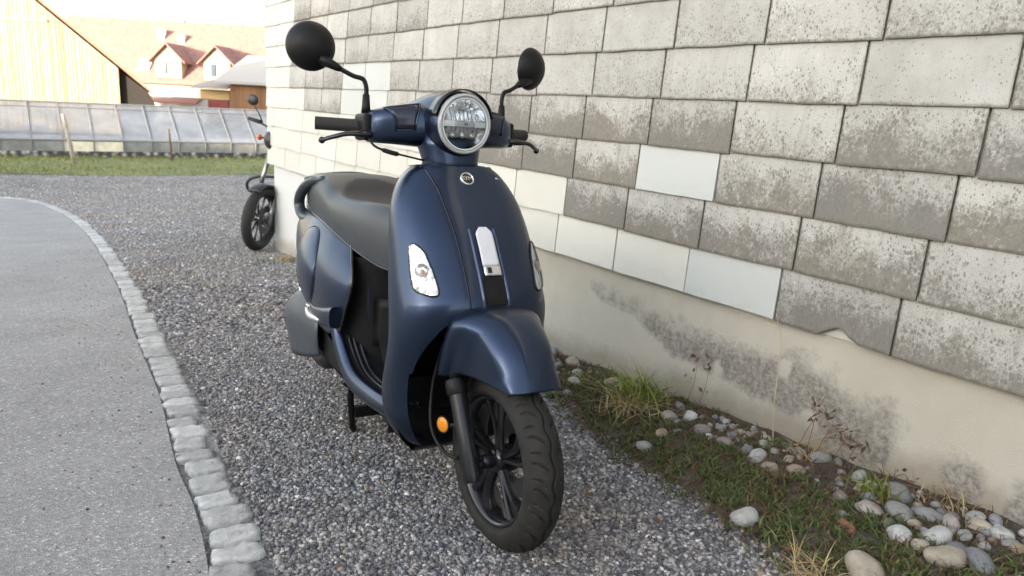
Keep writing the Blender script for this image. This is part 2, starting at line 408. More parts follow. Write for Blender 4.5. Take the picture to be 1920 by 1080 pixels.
while l < lmax:
    w = rng.uniform(.078, .125); p, t_ = kr_at(l + w / 2); nrm = np.array([t_[1], -t_[0]])
    wid = .118 + rng.normal(0, .008); a = rng.normal(0, .05); ca, sa = math.cos(a), math.sin(a); t2 = (t_[0] * ca - t_[1] * sa, t_[0] * sa + t_[1] * ca)
    c = p + nrm * (wid / 2 + .003 + rng.normal(0, .005)); inview = c[1] > 1.25
    if inview or l % .3 < .15:
        mb = MB(); zc = gz(*c); rough_block(mb, (0, 0, 0), t2, nrm, w - .010, wid, .016 + rng.normal(0, .003), rng, 7)
        ob = mb.build("kerb_stone", MKERB, smooth=True); ob.location = (c[0], c[1], zc)
        if inview and vis < 20:
            lab = "pale granite kerb sett, %s of the row counted from the near end" % ORD[vis]; vis += 1
        elif inview: lab = "small pale granite sett in the distant part of the kerb row"
        else: lab = "pale granite sett of the kerb row beside the asphalt, nearer than the scooter"
        tag(ob, lab, "kerb stone", "granite setts along the road edge")
    l += w + rng.uniform(.0, .012)

# ------------------------------------------------------------------ loose gravel, as real chippings where it is near
def ico():
    bm = bmesh.new(); bmesh.ops.create_icosphere(bm, subdivisions=1, radius=1.0); v = np.array([p.co[:] for p in bm.verts]); f = np.array([[q.index for q in p.verts] for p in bm.faces]); bm.free(); return v, f
ICV, ICF = ico()
VERGE = [(-.80, 4.5), (-.18, 3.6), (.17, 3.05), (.222, 2.644), (.321, 2.283), (.42, 2.04), (.551, 1.812), (.609, 1.675), (.659, 1.555), (.70, 1.45), (.85, 1.1), (1.0, .7)]
vy = np.array([p[1] for p in VERGE][::-1]); vx = np.array([p[0] for p in VERGE][::-1])
ky = KRs[:, 1]; kx = KRs[:, 0]
def scatter_gravel(n, y0, y1, smin, smax, pw):
    y = y0 + (y1 - y0) * RNG.random(n) ** pw
    x0 = np.interp(y, ky, kx) + .15; x1 = np.interp(y, vy, vx) + .05 + RNG.normal(0, .07, n); x1 = np.where(y > 3.6, (DW - .12 - y * NV[1]) / NV[0] + RNG.normal(0, .05, n), x1); x1 = np.where(y > 7.0, x1 + .5, x1)
    u = RNG.random(n); x = x0 + (x1 - x0) * u
    s = RNG.uniform(smin, smax, n) * np.where(RNG.random(n) < .06, 1.5, 1.0); return x, y, s
def m_chip():
    t = NT("gravel_chip"); a = t.attr("tint")
    c = t.ramp(a, [(0, (.060, .060, .070)), (.3, (.135, .134, .150)), (.6, (.235, .232, .246)), (.80, (.345, .34, .345)), (.88, (.23, .19, .155)), (.95, (.40, .40, .40)), (1, (.60, .60, .59))])
    c = t.mix(.5, c, t.ramp(t.noise(260, 3), [(.3, .7), (.7, 1.25)]), 'MULTIPLY'); c = t.mix(t.ramp(t.noise(1.6, 5, .65), [(.42, 0), (.62, .75)]), c, t.mix(1.0, c, (1.0, .90, .78), 'MULTIPLY')); t.set(Base_Color=c, Roughness=.85); t.put(t.bsdf.inputs["Specular IOR Level"], .3); return t.mat
def chips(x, y, s, name, mat, tint=None):
    n = len(x); V = np.empty((n, 12, 3), np.float32); q = RNG.random((n, 3)) * 6.283
    jit = 1 + RNG.normal(0, .17, (n, 12, 1)); sc = np.stack([RNG.uniform(.75, 1.3, n), RNG.uniform(.65, 1.05, n), RNG.uniform(.45, .8, n)], 1)[:, None, :]
    B = ICV[None] * jit * sc * (s * .5)[:, None, None]
    ca, sa = np.cos(q[:, 0])[:, None], np.sin(q[:, 0])[:, None]; B = np.stack([B[..., 0] * ca - B[..., 1] * sa, B[..., 0] * sa + B[..., 1] * ca, B[..., 2]], -1)
    tl = RNG.normal(0, .35, n); ca, sa = np.cos(tl)[:, None], np.sin(tl)[:, None]; B = np.stack([B[..., 0] * ca - B[..., 2] * sa, B[..., 1], B[..., 0] * sa + B[..., 2] * ca], -1)
    z = np.array([gz(a, b) for a, b in zip(x, y)]) + s * .12 + np.where(x < np.interp(y, ky, kx), .014, 0)
    V = B + np.stack([x, y, z], -1)[:, None, :]
    F = (ICF[None] + (np.arange(n) * 12)[:, None, None]).reshape(-1, 3)
    me = bpy.data.meshes.new(name); me.vertices.add(n * 12); me.vertices.foreach_set("co", V.reshape(-1).astype(np.float32))
    me.loops.add(len(F) * 3); me.loops.foreach_set("vertex_index", F.reshape(-1).astype(np.int32)); me.polygons.add(len(F))
    me.polygons.foreach_set("loop_start", np.arange(0, len(F) * 3, 3, dtype=np.int32)); me.update(calc_edges=True)
    at = me.attributes.new("tint", 'FLOAT', 'POINT'); at.data.foreach_set("value", np.repeat(RNG.random(n) if tint is None else tint, 12).astype(np.float32))
    me.materials.append(mat); ob = bpy.data.objects.new(name, me); COL.objects.link(ob); return ob
MCHIP = m_chip()
yr = RNG.uniform(1.2, 7, 420); xr_ = np.interp(yr, ky, kx) - np.abs(RNG.normal(0, .22, 420)) - .01; sr_ = RNG.uniform(.004, .010, 420)
xa, ya, sa_ = scatter_gravel(42000, 1.15, 3.6, .006, .0155, 1.15); xb, yb, sb_ = scatter_gravel(34000, 3.6, 14, .010, .024, 1.9)
yc_ = RNG.uniform(8, 21, 52000); xc_ = np.interp(yc_, ky, kx) + .15 + RNG.random(52000) * (-.27 * yc_ - np.interp(yc_, ky, kx)); sc_ = RNG.uniform(.016, .034, 52000); kp = (-(DV[0] * xc_ + DV[1] * yc_) < 21.2) & (xc_ < (DW - .3 - yc_ * NV[1]) / NV[0] + np.where(yc_ > 7.2, 4.5, 0)); xc_, yc_, sc_ = xc_[kp], yc_[kp], sc_[kp]
o = chips(np.r_[xr_, xa, xb, xc_], np.r_[yr, ya, yb, yc_], np.r_[sr_, sa_, sb_, sc_], "gravel", MCHIP, np.where(np.r_[yr, ya, yb, yc_] > 5, .30 + .70 * RNG.random(len(xr_) + len(xa) + len(xb) + len(xc_)), RNG.random(len(xr_) + len(xa) + len(xb) + len(xc_))))
tag(o, "loose grey crushed gravel spread over the yard around the scooter", "gravel", kind="stuff")

# ------------------------------------------------------------------ the shingled house
TH, TW, SH = .168, .38871, .04418; U0, Z0 = -2.6224, .4055; UC, UE = -7.0224, 4.2; NROW = 24
house = empty("shingled_house", WP(UC, gz(*WP(UC, 0)[:2])))
tag(house, "old house wall hung with weathered grey cement shingles above a stained render base", "building")
HI = house.location
def rel(p, o_=None): o_ = o_ or HI; return (p[0] - o_[0], p[1] - o_[1], p[2] - o_[2])
mb = MB(); A, TV, TR, DI, TU = [], [], [], [], []; rng = np.random.default_rng(11)
for r in range(NROW):
    z0 = Z0 + r * TH; i0 = int((UC - U0 - SH * r) / TW) - 1
    for i in range(i0, 20):
        ua = U0 + i * TW + SH * r; ub = ua + TW; ua, ub = max(ua, UC), min(ub, UE)
        if ub - ua < .03: continue
        uc = (ua + ub) / 2; age = 1.0; dirt = float(np.clip(rng.normal(.66, .22), .25, 1.1))
        if r == 0 and i <= 2 or r == 1 and i <= -1 or r == 2 and uc < -3.4 or r == 0 and i == -9: age = 0.0
        if r == 3 and uc < -4.35: age = 1.0 if -6.0 < uc < -5.15 else (0.0 if uc < -6.0 else .5)
        if r == 4 and uc < -4.35: age = 1.0 if -6.3 < uc < -5.15 else (0.0 if uc < -6.3 else .5)
        if r >= 5 and uc < -6.25: age = 0.0
        if r == 2 and i == 1: age = .5
        if r == 0 and i == 2: age = .45
        dirt *= {0: 1.12, 1: 1.25, 2: 1.25, 3: .98, 4: .78, 5: .58, 6: .54}.get(r, .54)
        if r == 1 and 0 <= i <= 1: dirt = 1.02
        if r in (2,) and -2 <= i <= 0: dirt = 1.1
        if r == 3 and -3 <= i <= 1: dirt = 1.0
        if -6.3 < uc < -4 and r >= 3: dirt = float(rng.uniform(.4, .72))
        if r == 1 and i >= 4: dirt = .72
        if r == 0 and i == 3: dirt = .85
        if r == 2 and i >= 2: dirt = .92
        if r == 1 and i in (2, 3): dirt = .95
        gp = .0026 + .0012 * rng.random(); dz = rng.normal(0, .0018, 2); pr = .0125 + rng.normal(0, .0012); pt = .003
        zb = z0 + (rng.normal(0, .0012) if r else 0)
        if r == 0 and i == 3:                          # the shingle with the bite out of its lower edge
            low = [(ua + gp, zb), (-1.30, zb - .001), (-1.268, zb + .020), (-1.240, zb + .034), (-1.218, zb + .032), (-1.196, zb + .016), (-1.165, zb + .004), (ub - gp, zb + .001)]
        else:
            low = [(ua + gp + (ub - ua) * k / 6 - (2 * gp * k / 6), zb + dz[0] * (1 - k / 6) + dz[1] * k / 6 + (rng.normal(0, .0009) if 0 < k < 6 else 0)) for k in range(7)]
        top = [(p[0], z0 + TH + .012) for p in low]; k = len(low); base = len(mb.v)
        def off(z): f = (z - z0) / (TH + .012); return pr * (1 - f) + pt * f
        vs = [rel(WP(u, z, off(z))) for u, z in low] + [rel(WP(u, z, off(z))) for u, z in top] + [rel(WP(u, z, off(z) - .007)) for u, z in low] + [rel(WP(u, z, off(z) - .007)) for u, z in top]
        fs = [(j, j + 1, k + j + 1, k + j) for j in range(k - 1)] + [(2 * k + j, 2 * k + j + 1, j + 1, j) for j in range(k - 1)] + [(2 * k, 0, k, 3 * k), (k - 1, 3 * k - 1, 4 * k - 1, 2 * k - 1)]
        mb.add(vs, fs); n4 = 4 * k
        A += [age] * n4; TR += [rng.random()] * n4; DI += [dirt] * n4; TV += ([0.0] * k + [1.0] * k) * 2; dd_ = min(ub - ua, TW) * .5; TU += [min(u - ua, ub - u) / TH for u, z in low] * 4
mb.build("cladding", MTILE, house, attrs={"age": ('POINT', A), "tv": ('POINT', TV), "tr": ('POINT', TR), "dirt": ('POINT', DI), "tu": ('POINT', TU)})
ZT = Z0 + NROW * TH
# gable end beyond the corner, upper body and roof
mcream = plain("gable_shingle", (.58, .56, .5), .9, var=.06)
def HP(u, w, z): p = u * DV + (DW + w) * NV; return rel((p[0], p[1], z))
mb = MB(); mb.hexa([HP(UC + .012, .012, Z0), HP(UC + .012, 9, Z0), HP(UE, 9, Z0), HP(UE, .012, Z0), HP(UC + .012, .012, ZT), HP(UC + .012, 9, ZT), HP(UE, 9, ZT), HP(UE, .012, ZT)])
mb.build("wall_body", mcream, house)
mb = MB(); mb.hexa([HP(UC - .5, -.6, ZT - .1), HP(UC - .5, 9.6, ZT - .1), HP(UE + .5, 9.6, ZT - .1), HP(UE + .5, -.6, ZT - .1), HP(UC - .5, 4.3, ZT + 4), HP(UC - .5, 4.7, ZT + 4), HP(UE + .5, 4.7, ZT + 4), HP(UE + .5, 4.3, ZT + 4)])
mb.build("roof", plain("house_roof", (.16, .075, .05), .85), house)
# foundation, 35 mm behind the lower edge of the shingles
STA = [(-2.402, .303), (-2.199, .304), (-1.984, .282), (-1.819, .275), (-1.624, .282), (-1.532, .271), (-1.375, .319), (-1.259, .304), (-1.179, .247), (-1.11, .239), (-1.055, .291), (-1.027, .222), (-1.025, .076), (-1.111, .04), (-1.223, .07), (-1.339, .1), (-1.466, .125), (-1.624, .127), (-1.801, .148), (-1.909, .146), (-2.096, .232), (-2.327, .262)]
STB = [(-.893, .136), (-.875, .19), (-.808, .19), (-.78, .112), (-.796, .03), (-.877, .02)]; STC = [(-.76, .0), (-.746, .069), (-.708, .191), (-.64, .23), (-.5, .15), (-.5, 0)]
HOL = [(-1.678, .168, .022), (-1.414, .254, .024), (-1.302, .105, .045)]
def inside(p, poly):
    x, y = p; c = False; j = len(poly) - 1
    for i in range(len(poly)):
        if (poly[i][1] > y) != (poly[j][1] > y) and x < (poly[j][0] - poly[i][0]) * (y - poly[i][1]) / (poly[j][1] - poly[i][1]) + poly[i][0]: c = not c
        j = i
    return c
def pdist(p, poly):
    m_ = 9
    for i in range(len(poly)):
        a, b = np.array(poly[i - 1]), np.array(poly[i]); d = b - a; f = np.clip(np.dot(p - a, d) / (d @ d + 1e-9), 0, 1); m_ = min(m_, np.linalg.norm(p - a - d * f))
    return m_
us = np.concatenate([np.arange(UC + .1, -3, .15), np.arange(-3, -.3, .02), np.arange(-.3, UE + .01, .15)]); zs = np.concatenate([np.arange(-.75, -.05, .1), np.arange(-.05, .46, .02)])
P = []; ST = []; LO = []; WH = []; FO = -.018
for z in zs:
    row = []
    for u in us:
        row.append(rel(WP(u, z, FO + .004 * math.sin(u * 3.1) * math.sin(z * 7))))
        s_ = 0.0; p = np.array((u, z))
        if -2.6 < u < -.3:
            for pl in (STA, STB, STC):
                d = pdist(p, pl); d = d if inside(p, pl) else -d; mid_ = np.interp(u, [-2.4, -1.8, -1.4, -1.05], [.28, .21, .2, .15]) if pl is STA else .16; s_ = max(s_, float(np.clip(.5 + d / (.05 if z < mid_ else .13), 0, 1)))
            for hx, hz, hr in HOL: s_ *= float(np.clip((math.hypot(u - hx, (z - hz) * .8) - hr * .6) / (hr * .6), 0, 1))
        ST.append(s_); x, y, _ = WP(u, 0); LO.append(max(0, (z - gz(x, y)) / .5)); WH.append(float(np.clip((-4.6 - u) / 1.2, 0, 1)))
    P.append(row)
mb = MB(); mb.grid(np.array(P)); f0 = mb.build("foundation", MREN, house, attrs={"stain": ('POINT', ST), "low": ('POINT', LO), "white": ('POINT', WH)})
mb = MB(); mb.hexa([HP(UC + .1, .03, -.9), HP(UC + .1, 8.9, -.9), HP(UE, 8.9, -.9), HP(UE, .03, -.9), HP(UC + .1, .03, Z0 + .03), HP(UC + .1, 8.9, Z0 + .03), HP(UE, 8.9, Z0 + .03), HP(UE, .03, Z0 + .03)])
mb.build("foundation_core", plain("white_render", (.55, .55, .54), .9, var=.05), house)

# ------------------------------------------------------------------ things beyond the yard
MSTEEL = plain("galvanised_bar", (.20, .20, .195), .6, .3); MDARK = plain("eave_shade_black", (.012, .009, .007), .9)  # MDARK: near-black that stands for the shade under the barn eave
def m_glass_old(name, col, alpha):
    t = NT(name); t.set(Base_Color=t.mix(t.ramp(t.noise(2.2, 4, .6), [(.35, 0), (.65, 1)]), tuple(c * .8 for c in col), col), Roughness=.35)
    t.put(t.bsdf.inputs["Alpha"], t.ramp(t.noise(1.3, 4, .6), [(.3, alpha - .15), (.7, alpha + .15)])); return t.mat
MGLS = m_glass_old("greenhouse_glass", (.25, .275, .31), .66)
GA = np.array((-14.84, 21.78)); GE = NV; GB = -DV
def GP(q, b, z): p = GA + GE * q + GB * b; return (p[0], p[1], ZFAR + z)
gh = empty("greenhouse", GP(0, 0, 0)); tag(gh, "long low glass greenhouse with slanted panes behind the grass strip", "greenhouse"); GL = gh.location
def gr(q, b, z): return rel(GP(q, b, z), GL)
Q0, Q1, BAY = -4.8, 10.4, .8; EAVE, RIDGE, HB = .52, 1.56, 1.55
mb = MB()
nb = int((Q1 - Q0) / BAY)
for k in range(nb):
    q = Q0 + k * BAY
    for s_ in (0, 1):
        b0, b1 = (0, HB) if s_ == 0 else (2 * HB, HB)
        mb.add([gr(q + .012, b0, EAVE), gr(q + BAY - .012, b0, EAVE), gr(q + BAY - .012, b1, RIDGE), gr(q + .012, b1, RIDGE)], [(0, 1, 2, 3)])
mb.build("roof_glass", MGLS, gh)
mb = MB()
for k in range(nb + 1):
    q = Q0 + k * BAY
    mb.tube([gr(q, -.01, EAVE), gr(q, HB, RIDGE + .02)], .016, 6); mb.tube([gr(q, 2 * HB, EAVE), gr(q, HB, RIDGE + .02)], .014, 6)
for b, z in ((.0, EAVE), (HB, RIDGE + .02), (2 * HB, EAVE)): mb.tube([gr(Q0, b, z), gr(Q1, b, z)], .028, 6)
mb.tube([gr(Q0, HB * .86, EAVE + (RIDGE - EAVE) * .86 + .02), gr(Q1, HB * .86, EAVE + (RIDGE - EAVE) * .86 + .02)], .014, 6)
mb.build("frame", MSTEEL, gh)
mdark_soil = plain("greenhouse_bed", (.10, .09, .075), .9)
mb = MB(); mb.box((0, 0, 0), (.01, .01, .01)); mb = MB(); mb.add([gr(Q0, .2, .1), gr(Q1, .2, .1), gr(Q1, 2.9, .1), gr(Q0, 2.9, .1)], [(0, 1, 2, 3)]); mb.build("plant_bed", plain("bed", (.16, .165, .15), .9), gh)
mpan = plain("base_panel", (.22, .22, .21), .8, var=.3, vs=3); mbright = plain("bright_panel", (.68, .62, .48), .7, var=.2, vs=4)
for k in range(nb):
    q = Q0 + k * BAY; br = 1.7 < q + .4 < 3.4
    mb = MB(); mb.hexa([gr(q + .02, 0, .2), gr(q + BAY - .02, 0, .2), gr(q + BAY - .02, .03, .2), gr(q + .02, .03, .2), gr(q + .02, 0, EAVE - .03), gr(q + BAY - .02, 0, EAVE - .03), gr(q + BAY - .02, .03, EAVE - .03), gr(q + .02, .03, EAVE - .03)])
    mb.build("base_panel", mbright if br else mpan, gh)
t = NT("rubble_base"); c = t.ramp(t.voro(6, out="Distance"), [(.1, (.42, .41, .38)), (.35, (.2, .19, .175)), (.6, (.05, .048, .043))]); t.set(Base_Color=c, Roughness=.95); t.bump(t.voro(6), .8, .05)
mb = MB(); mb.hexa([gr(Q0, -.05, -.1), gr(Q1, -.05, -.1), gr(Q1, .1, -.1), gr(Q0, .1, -.1), gr(Q0, -.04, .2), gr(Q1, -.04, .2), gr(Q1, .1, .2), gr(Q0, .1, .2)]); mb.build("base_wall", t.mat, gh)
for k in range(0, nb + 1): MB().tube([gr(Q0 + k * BAY, -.02, .2), gr(Q0 + k * BAY, -.02, EAVE)], .02, 6).build("base_post", MSTEEL, gh)

# two old posts in the grass before the greenhouse
mpost = plain("grey_wood", (.30, .26, .21), .9, var=.3, vs=8)
pb = (-12.0, 20.6); o = MB().tube([(0, 0, -.1), (-.11, .02, .6), (-.26, .05, 1.36)], [.06, .055, .05], 8).build("fence_post", mpost, smooth=True); o.location = (*pb, gz(*pb)); tag(o, "leaning grey wooden post in the grass before the greenhouse", "post")
pb = (-10.45, 23.0); o = MB().tube([(0, 0, -.1), (-.02, 0, .5), (-.06, 0, 1.0)], [.035, .033, .03], 8).build("fence_post", plain("rusty_post", (.12, .075, .05), .9), smooth=True); o.location = (*pb, gz(*pb)); tag(o, "thin rusty post in front of the greenhouse panes", "post")

# grass strip
F0 = [(-20, 15.2), (-14.5, 17.1), (-12.23, 17.88), (-9.58, 18.91), (-6.94, 21.01), (-4.5, 24)]
F0 = crom(F0, 60); mb = MB(); rows = []
for i, p in enumerate(F0):
    q = (p - GA) @ GE; back = GA + GE * q - GB * .05; rows.append([(*(p * (1 - f) + back * f), gz(*(p * (1 - f) + back * f)) + .012 + .05 * math.sin(f * 3.1)) for f in (0, .15, .4, .7, 1)])
t = NT("turf"); t.set(Base_Color=t.mix(t.ramp(t.noise(1.5, 6, .7), [(.35, 0), (.65, 1)]), (.07, .10, .03), (.19, .18, .07)), Roughness=.95)
mb.grid(np.array(rows)); o = mb.build("grass_bank", t.mat, smooth=True); tag(o, "low grassy bank in front of the greenhouse", "bank", kind="structure")
def blades(pts, hmin, hmax, wid, name, mat, lean=.5, nseg=2, tint=None, rng=RNG, parent=None, zf=gz, base=None):
    V, F, T = [], [], []
    for k, (x, y) in enumerate(pts):
        h = rng.uniform(hmin, hmax); a = rng.uniform(0, 6.283); b = rng.uniform(0, 6.283); ln = rng.uniform(.15, 1) * lean * h; w = wid * rng.uniform(.6, 1.2)
        dx, dy = math.cos(a) * ln, math.sin(a) * ln; wx, wy = math.cos(b) * w / 2, math.sin(b) * w / 2; z0 = zf(x, y) if base is None else base[k]; b0 = len(V)
        for s_ in range(nseg + 1):
            f = s_ / nseg; ww = (1 - f) ** .7 if s_ < nseg else .05; cx, cy, cz = x + dx * f * f, y + dy * f * f, z0 + h * (f - .25 * lean * f * f)
            V += [(cx - wx * ww, cy - wy * ww, cz), (cx + wx * ww, cy + wy * ww, cz)]
            if s_: F.append((b0 + 2 * s_ - 2, b0 + 2 * s_ - 1, b0 + 2 * s_ + 1, b0 + 2 * s_))
        T += [tint[k] if tint is not None else rng.random()] * (2 * nseg + 2)
    mb = MB(); mb.add(V, F); return mb.build(name, mat, parent, attrs={"tint": ('POINT', T)})
pts = []
for _ in range(15000):
    i = RNG.integers(0, 59); f0 = RNG.random(); p = F0[i] * (1 - f0) + F0[i + 1] * f0; q = (p - GA) @ GE; back = GA + GE * q - GB * .05; f = RNG.random() ** 1.1
    if f < .12 and RNG.random() < .6: continue
    pts.append(tuple(p * (1 - f) + back * f))
MGR2 = m_leaf("bank_grass", (.09, .14, .035), (.28, .26, .09))
o = blades(pts, .05, .17, .03, "grass", MGR2, .7, 2); tag(o, "green and yellowish grass growing on the bank by the greenhouse", "grass", kind="stuff")

# ------------------------------------------------------------------ barn, farmhouse, sheds
def m_planks(name, c1, c2, sx):
    t = NT(name); n1 = t.noise(1.0, 3, .6, t.co((sx, sx, .12))); n2 = t.noise(3.0, 4, .7, t.co((sx * 2, sx * 2, .5)))
    c = t.mix(t.ramp(n1, [(.35, 0), (.65, 1)]), c1, c2); c = t.mix(t.ramp(n2, [(.55, 0), (.7, .6)]), c, tuple(x * .5 for x in c2)); t.set(Base_Color=c, Roughness=.85); return t.mat
MBARN = m_planks("barn_boards", (.38, .32, .22), (.28, .215, .12), 4.0); MROOFB = plain("barn_roof", (.22, .13, .09), .9); MRED = plain("roof_tile", (.265, .14, .118), .9, var=.2, vs=4)
YB = 34.0; SK = np.array((-.5, .87))
barn = empty("barn", (-17.6, YB, ZFAR)); tag(barn, "sunlit wooden barn gable of vertical boards at the far left", "barn"); BL = barn.location
def bp(x, dpt, z): return (x + SK[0] * dpt - BL[0], YB + SK[1] * dpt - BL[1], z - BL[2])
AX, AZ, RX, RZ, LX = -24.0, 6.70, -17.6, 1.75, -30.4
poly = [bp(LX, 0, ZFAR - .3), bp(RX, 0, ZFAR - .3), bp(RX, 0, RZ), bp(AX, 0, AZ), bp(LX, 0, RZ)]
mb = MB(); mb.extrude(poly, (SK[0] * 5, SK[1] * 5, 0)); mb.build("wall", MBARN, barn)
mb = MB()
for k in range(80):                                            # cover strips between the boards
    x = LX + .1 + k * .16 + .03 * math.sin(k * 2.3); zt = AZ - abs(x - AX) * (AZ - RZ) / (RX - AX)
    if x > RX: break
    mb.box(bp(x, -.015, (ZFAR + zt) / 2 - .05), (.018 + .012 * math.sin(k * 5.1) ** 2, .02, zt - ZFAR - .1))
mb.build("cover_strip", MBARN, barn)
mb = MB(); mb.box(bp(-25, -.05, 3.55), (9, .08, .12)); mb.build("trim_board", plain("barn_trim", (.42, .30, .15), .8), barn)
sl = (RZ - AZ) / (RX - AX); ex = -16.2
mb = MB()
for sgn in (1, -1):
    e_ = AX + sgn * (ex - AX); ze = AZ + .12 + sl * (ex - AX); mb.hexa([bp(AX, -.35, AZ + .12), bp(e_, -.35, ze), bp(e_, 5.3, ze), bp(AX, 5.3, AZ + .12), bp(AX, -.35, AZ + .26), bp(e_, -.35, ze + .14), bp(e_, 5.3, ze + .14), bp(AX, 5.3, AZ + .26)])
mb.build("roof", MROOFB, barn)
mb = MB(); mb.extrude([bp(RX + .01, .3, RZ - .05), bp(ex - .1, .3, .80), bp(-15.9, .3, .05), bp(-16.6, .3, ZFAR), bp(RX + .01, .3, ZFAR)], (SK[0] * 4, SK[1] * 4, 0)); mb.build("eave_shade", MDARK, barn)  # added shape beside the barn eave; the shade is put into its near-black colour

YF = 56.0
fh = empty("farmhouse", (-25, YF, ZFAR)); tag(fh, "farmhouse with a broad red tiled roof and two gabled dormers behind the barn", "house"); FL = fh.location
def fp(x, y, z): return (x - FL[0], y - FL[1], z - FL[2])
MW = plain("farm_wall", (.42, .38, .30), .85); MFW = plain("dormer_front", (.42, .37, .25), .8); MWHITE = plain("white_trim", (.72, .70, .66), .7); MPANE = plain("window_pane", (.06, .08, .11), .15)
x0, x1 = -35.0, -13.0
mb = MB(); mb.hexa([fp(x0 + .4, YF + .6, -1.6), fp(x1, YF + .6, -1.6), fp(x1, YF + 9, -1.6), fp(x0 + .4, YF + 9, -1.6), fp(x0 + .4, YF + .6, 1.5), fp(x1, YF + .6, 1.5), fp(x1, YF + 9, 1.5), fp(x0 + .4, YF + 9, 1.5)]); mb.build("wall", MW, fh)
def roofz(y): return 1.45 + (y - YF) * 1.02
mb = MB(); mb.hexa([fp(x0, YF, 1.33), fp(x1, YF, 1.33), fp(x1, YF + 4.5, roofz(YF + 4.5) - .15), fp(x0, YF + 4.5, roofz(YF + 4.5) - .15), fp(x0, YF, 1.45), fp(x1, YF, 1.45), fp(x1, YF + 4.5, roofz(YF + 4.5)), fp(x0, YF + 4.5, roofz(YF + 4.5))])
mb.hexa([fp(x0, YF + 9, 1.33), fp(x0, YF + 4.5, roofz(YF + 4.5) - .15), fp(x1, YF + 4.5, roofz(YF + 4.5) - .15), fp(x1, YF + 9, 1.33), fp(x0, YF + 9, 1.45), fp(x0, YF + 4.5, roofz(YF + 4.5) + .003), fp(x1, YF + 4.5, roofz(YF + 4.5) + .003), fp(x1, YF + 9, 1.45)])
rf = mb.build("roof", MRED, fh)
for cx, cz, w, h in ((-27.2, 4.75, .5, .95), (-25.6, 4.55, .45, .7), (-26.3, 6.1, .6, .5)):
    yy = YF + (cz - 1.45) / 1.02; MB().box(fp(cx, yy, cz + .1), (w, .5, h)).build("chimney", MWHITE, rf)
yy = YF + (2.55 - 1.45) / 1.02; sk = MB().hexa([fp(-28.0, yy - .35, roofz(yy - .35) + .01), fp(-27.1, yy - .35, roofz(yy - .35) + .01), fp(-27.1, yy + .35, roofz(yy + .35) + .01), fp(-28.0, yy + .35, roofz(yy + .35) + .01), fp(-28.0, yy - .42, roofz(yy - .35) + .1), fp(-27.1, yy - .42, roofz(yy - .35) + .1), fp(-27.1, yy + .28, roofz(yy + .35) + .1), fp(-28.0, yy + .28, roofz(yy + .35) + .1)]).build("skylight", MWHITE, fh)
MB().hexa([fp(-27.8, yy - .25, roofz(yy - .25) + .06), fp(-27.3, yy - .25, roofz(yy - .25) + .06), fp(-27.3, yy + .2, roofz(yy + .2) + .08), fp(-27.8, yy + .2, roofz(yy + .2) + .08), fp(-27.8, yy - .33, roofz(yy - .25) + .13), fp(-27.3, yy - .33, roofz(yy - .25) + .13), fp(-27.3, yy + .12, roofz(yy + .2) + .14), fp(-27.8, yy + .12, roofz(yy + .2) + .14)]).build("pane", plain("skylight_pane", (.16, .24, .34), .2), sk)
for cx in (-25.45, -21.95):
    w, zb, ze, za = .95, 1.75, 3.05, 3.98; dm = MB()
    dm.extrude([fp(cx - w, YF + .15, zb), fp(cx + w, YF + .15, zb), fp(cx + w, YF + .15, ze), fp(cx, YF + .15, za), fp(cx - w, YF + .15, ze)], (0, 2.6, 0)); dm = dm.build("dormer", MFW, fh)
    rb = MB(); sl2 = (za - ze) / w; xe = 1.32
    for sgn in (1, -1):
        a, b = fp(cx, YF - .15, za + .08), fp(cx + sgn * xe, YF - .15, za + .08 - sl2 * xe)
        rb.hexa([a, b, (b[0], b[1] + 2.9, b[2]), (a[0], a[1] + 2.9, a[2]), (a[0], a[1], a[2] + .12), (b[0], b[1], b[2] + .12), (b[0], b[1] + 2.9, b[2] + .12), (a[0], a[1] + 2.9, a[2] + .12)])
    rb.build("dormer_roof", MRED, dm)
    MB().box(fp(cx - .25, YF + .11, 2.45), (.32, .06, .85)).build("window", MPANE, dm)
YS = 50.0
sh = empty("wooden_shed", (-17.4, YS, ZFAR)); tag(sh, "brown wooden shed under a pale grey roof beside the shingled wall", "shed"); SLc = sh.location
def sp(x, y, z): return (x - SLc[0], y - SLc[1], z - SLc[2])
MSH = m_planks("shed_boards", (.30, .15, .07), (.20, .095, .045), 2.5)
MB().hexa([sp(-18.75, YS, -1.5), sp(-14, YS, -1.5), sp(-14, YS + 4, -1.5), sp(-18.75, YS + 4, -1.5), sp(-18.75, YS, 1.6), sp(-14, YS, 1.6), sp(-14, YS + 4, 1.6), sp(-18.75, YS + 4, 1.6)]).build("wall", MSH, sh)
MB().hexa([sp(-19.6, YS - .5, 1.5), sp(-13.5, YS - .5, 1.5), sp(-13.5, YS + 3, 3.3), sp(-18.6, YS + 3, 3.3), sp(-19.6, YS - .5, 1.66), sp(-13.5, YS - .5, 1.66), sp(-13.5, YS + 3, 3.44), sp(-18.6, YS + 3, 3.44)]).build("roof", plain("shed_roof", (.40, .37, .34), .7), sh)
rs = empty("tiled_shed", (-21, YS, ZFAR)); tag(rs, "low shed with a white upper wall, dark red door and tiled lean-to roof", "shed"); SLc = rs.location
MB().hexa([sp(-24.6, YS + .6, -1.5), sp(-18.9, YS + .6, -1.5), sp(-18.9, YS + 3, -1.5), sp(-24.6, YS + 3, -1.5), sp(-24.6, YS + .6, 1.1), sp(-18.9, YS + .6, 1.1), sp(-18.9, YS + 3, 1.1), sp(-24.6, YS + 3, 1.1)]).build("wall", MWHITE, rs)
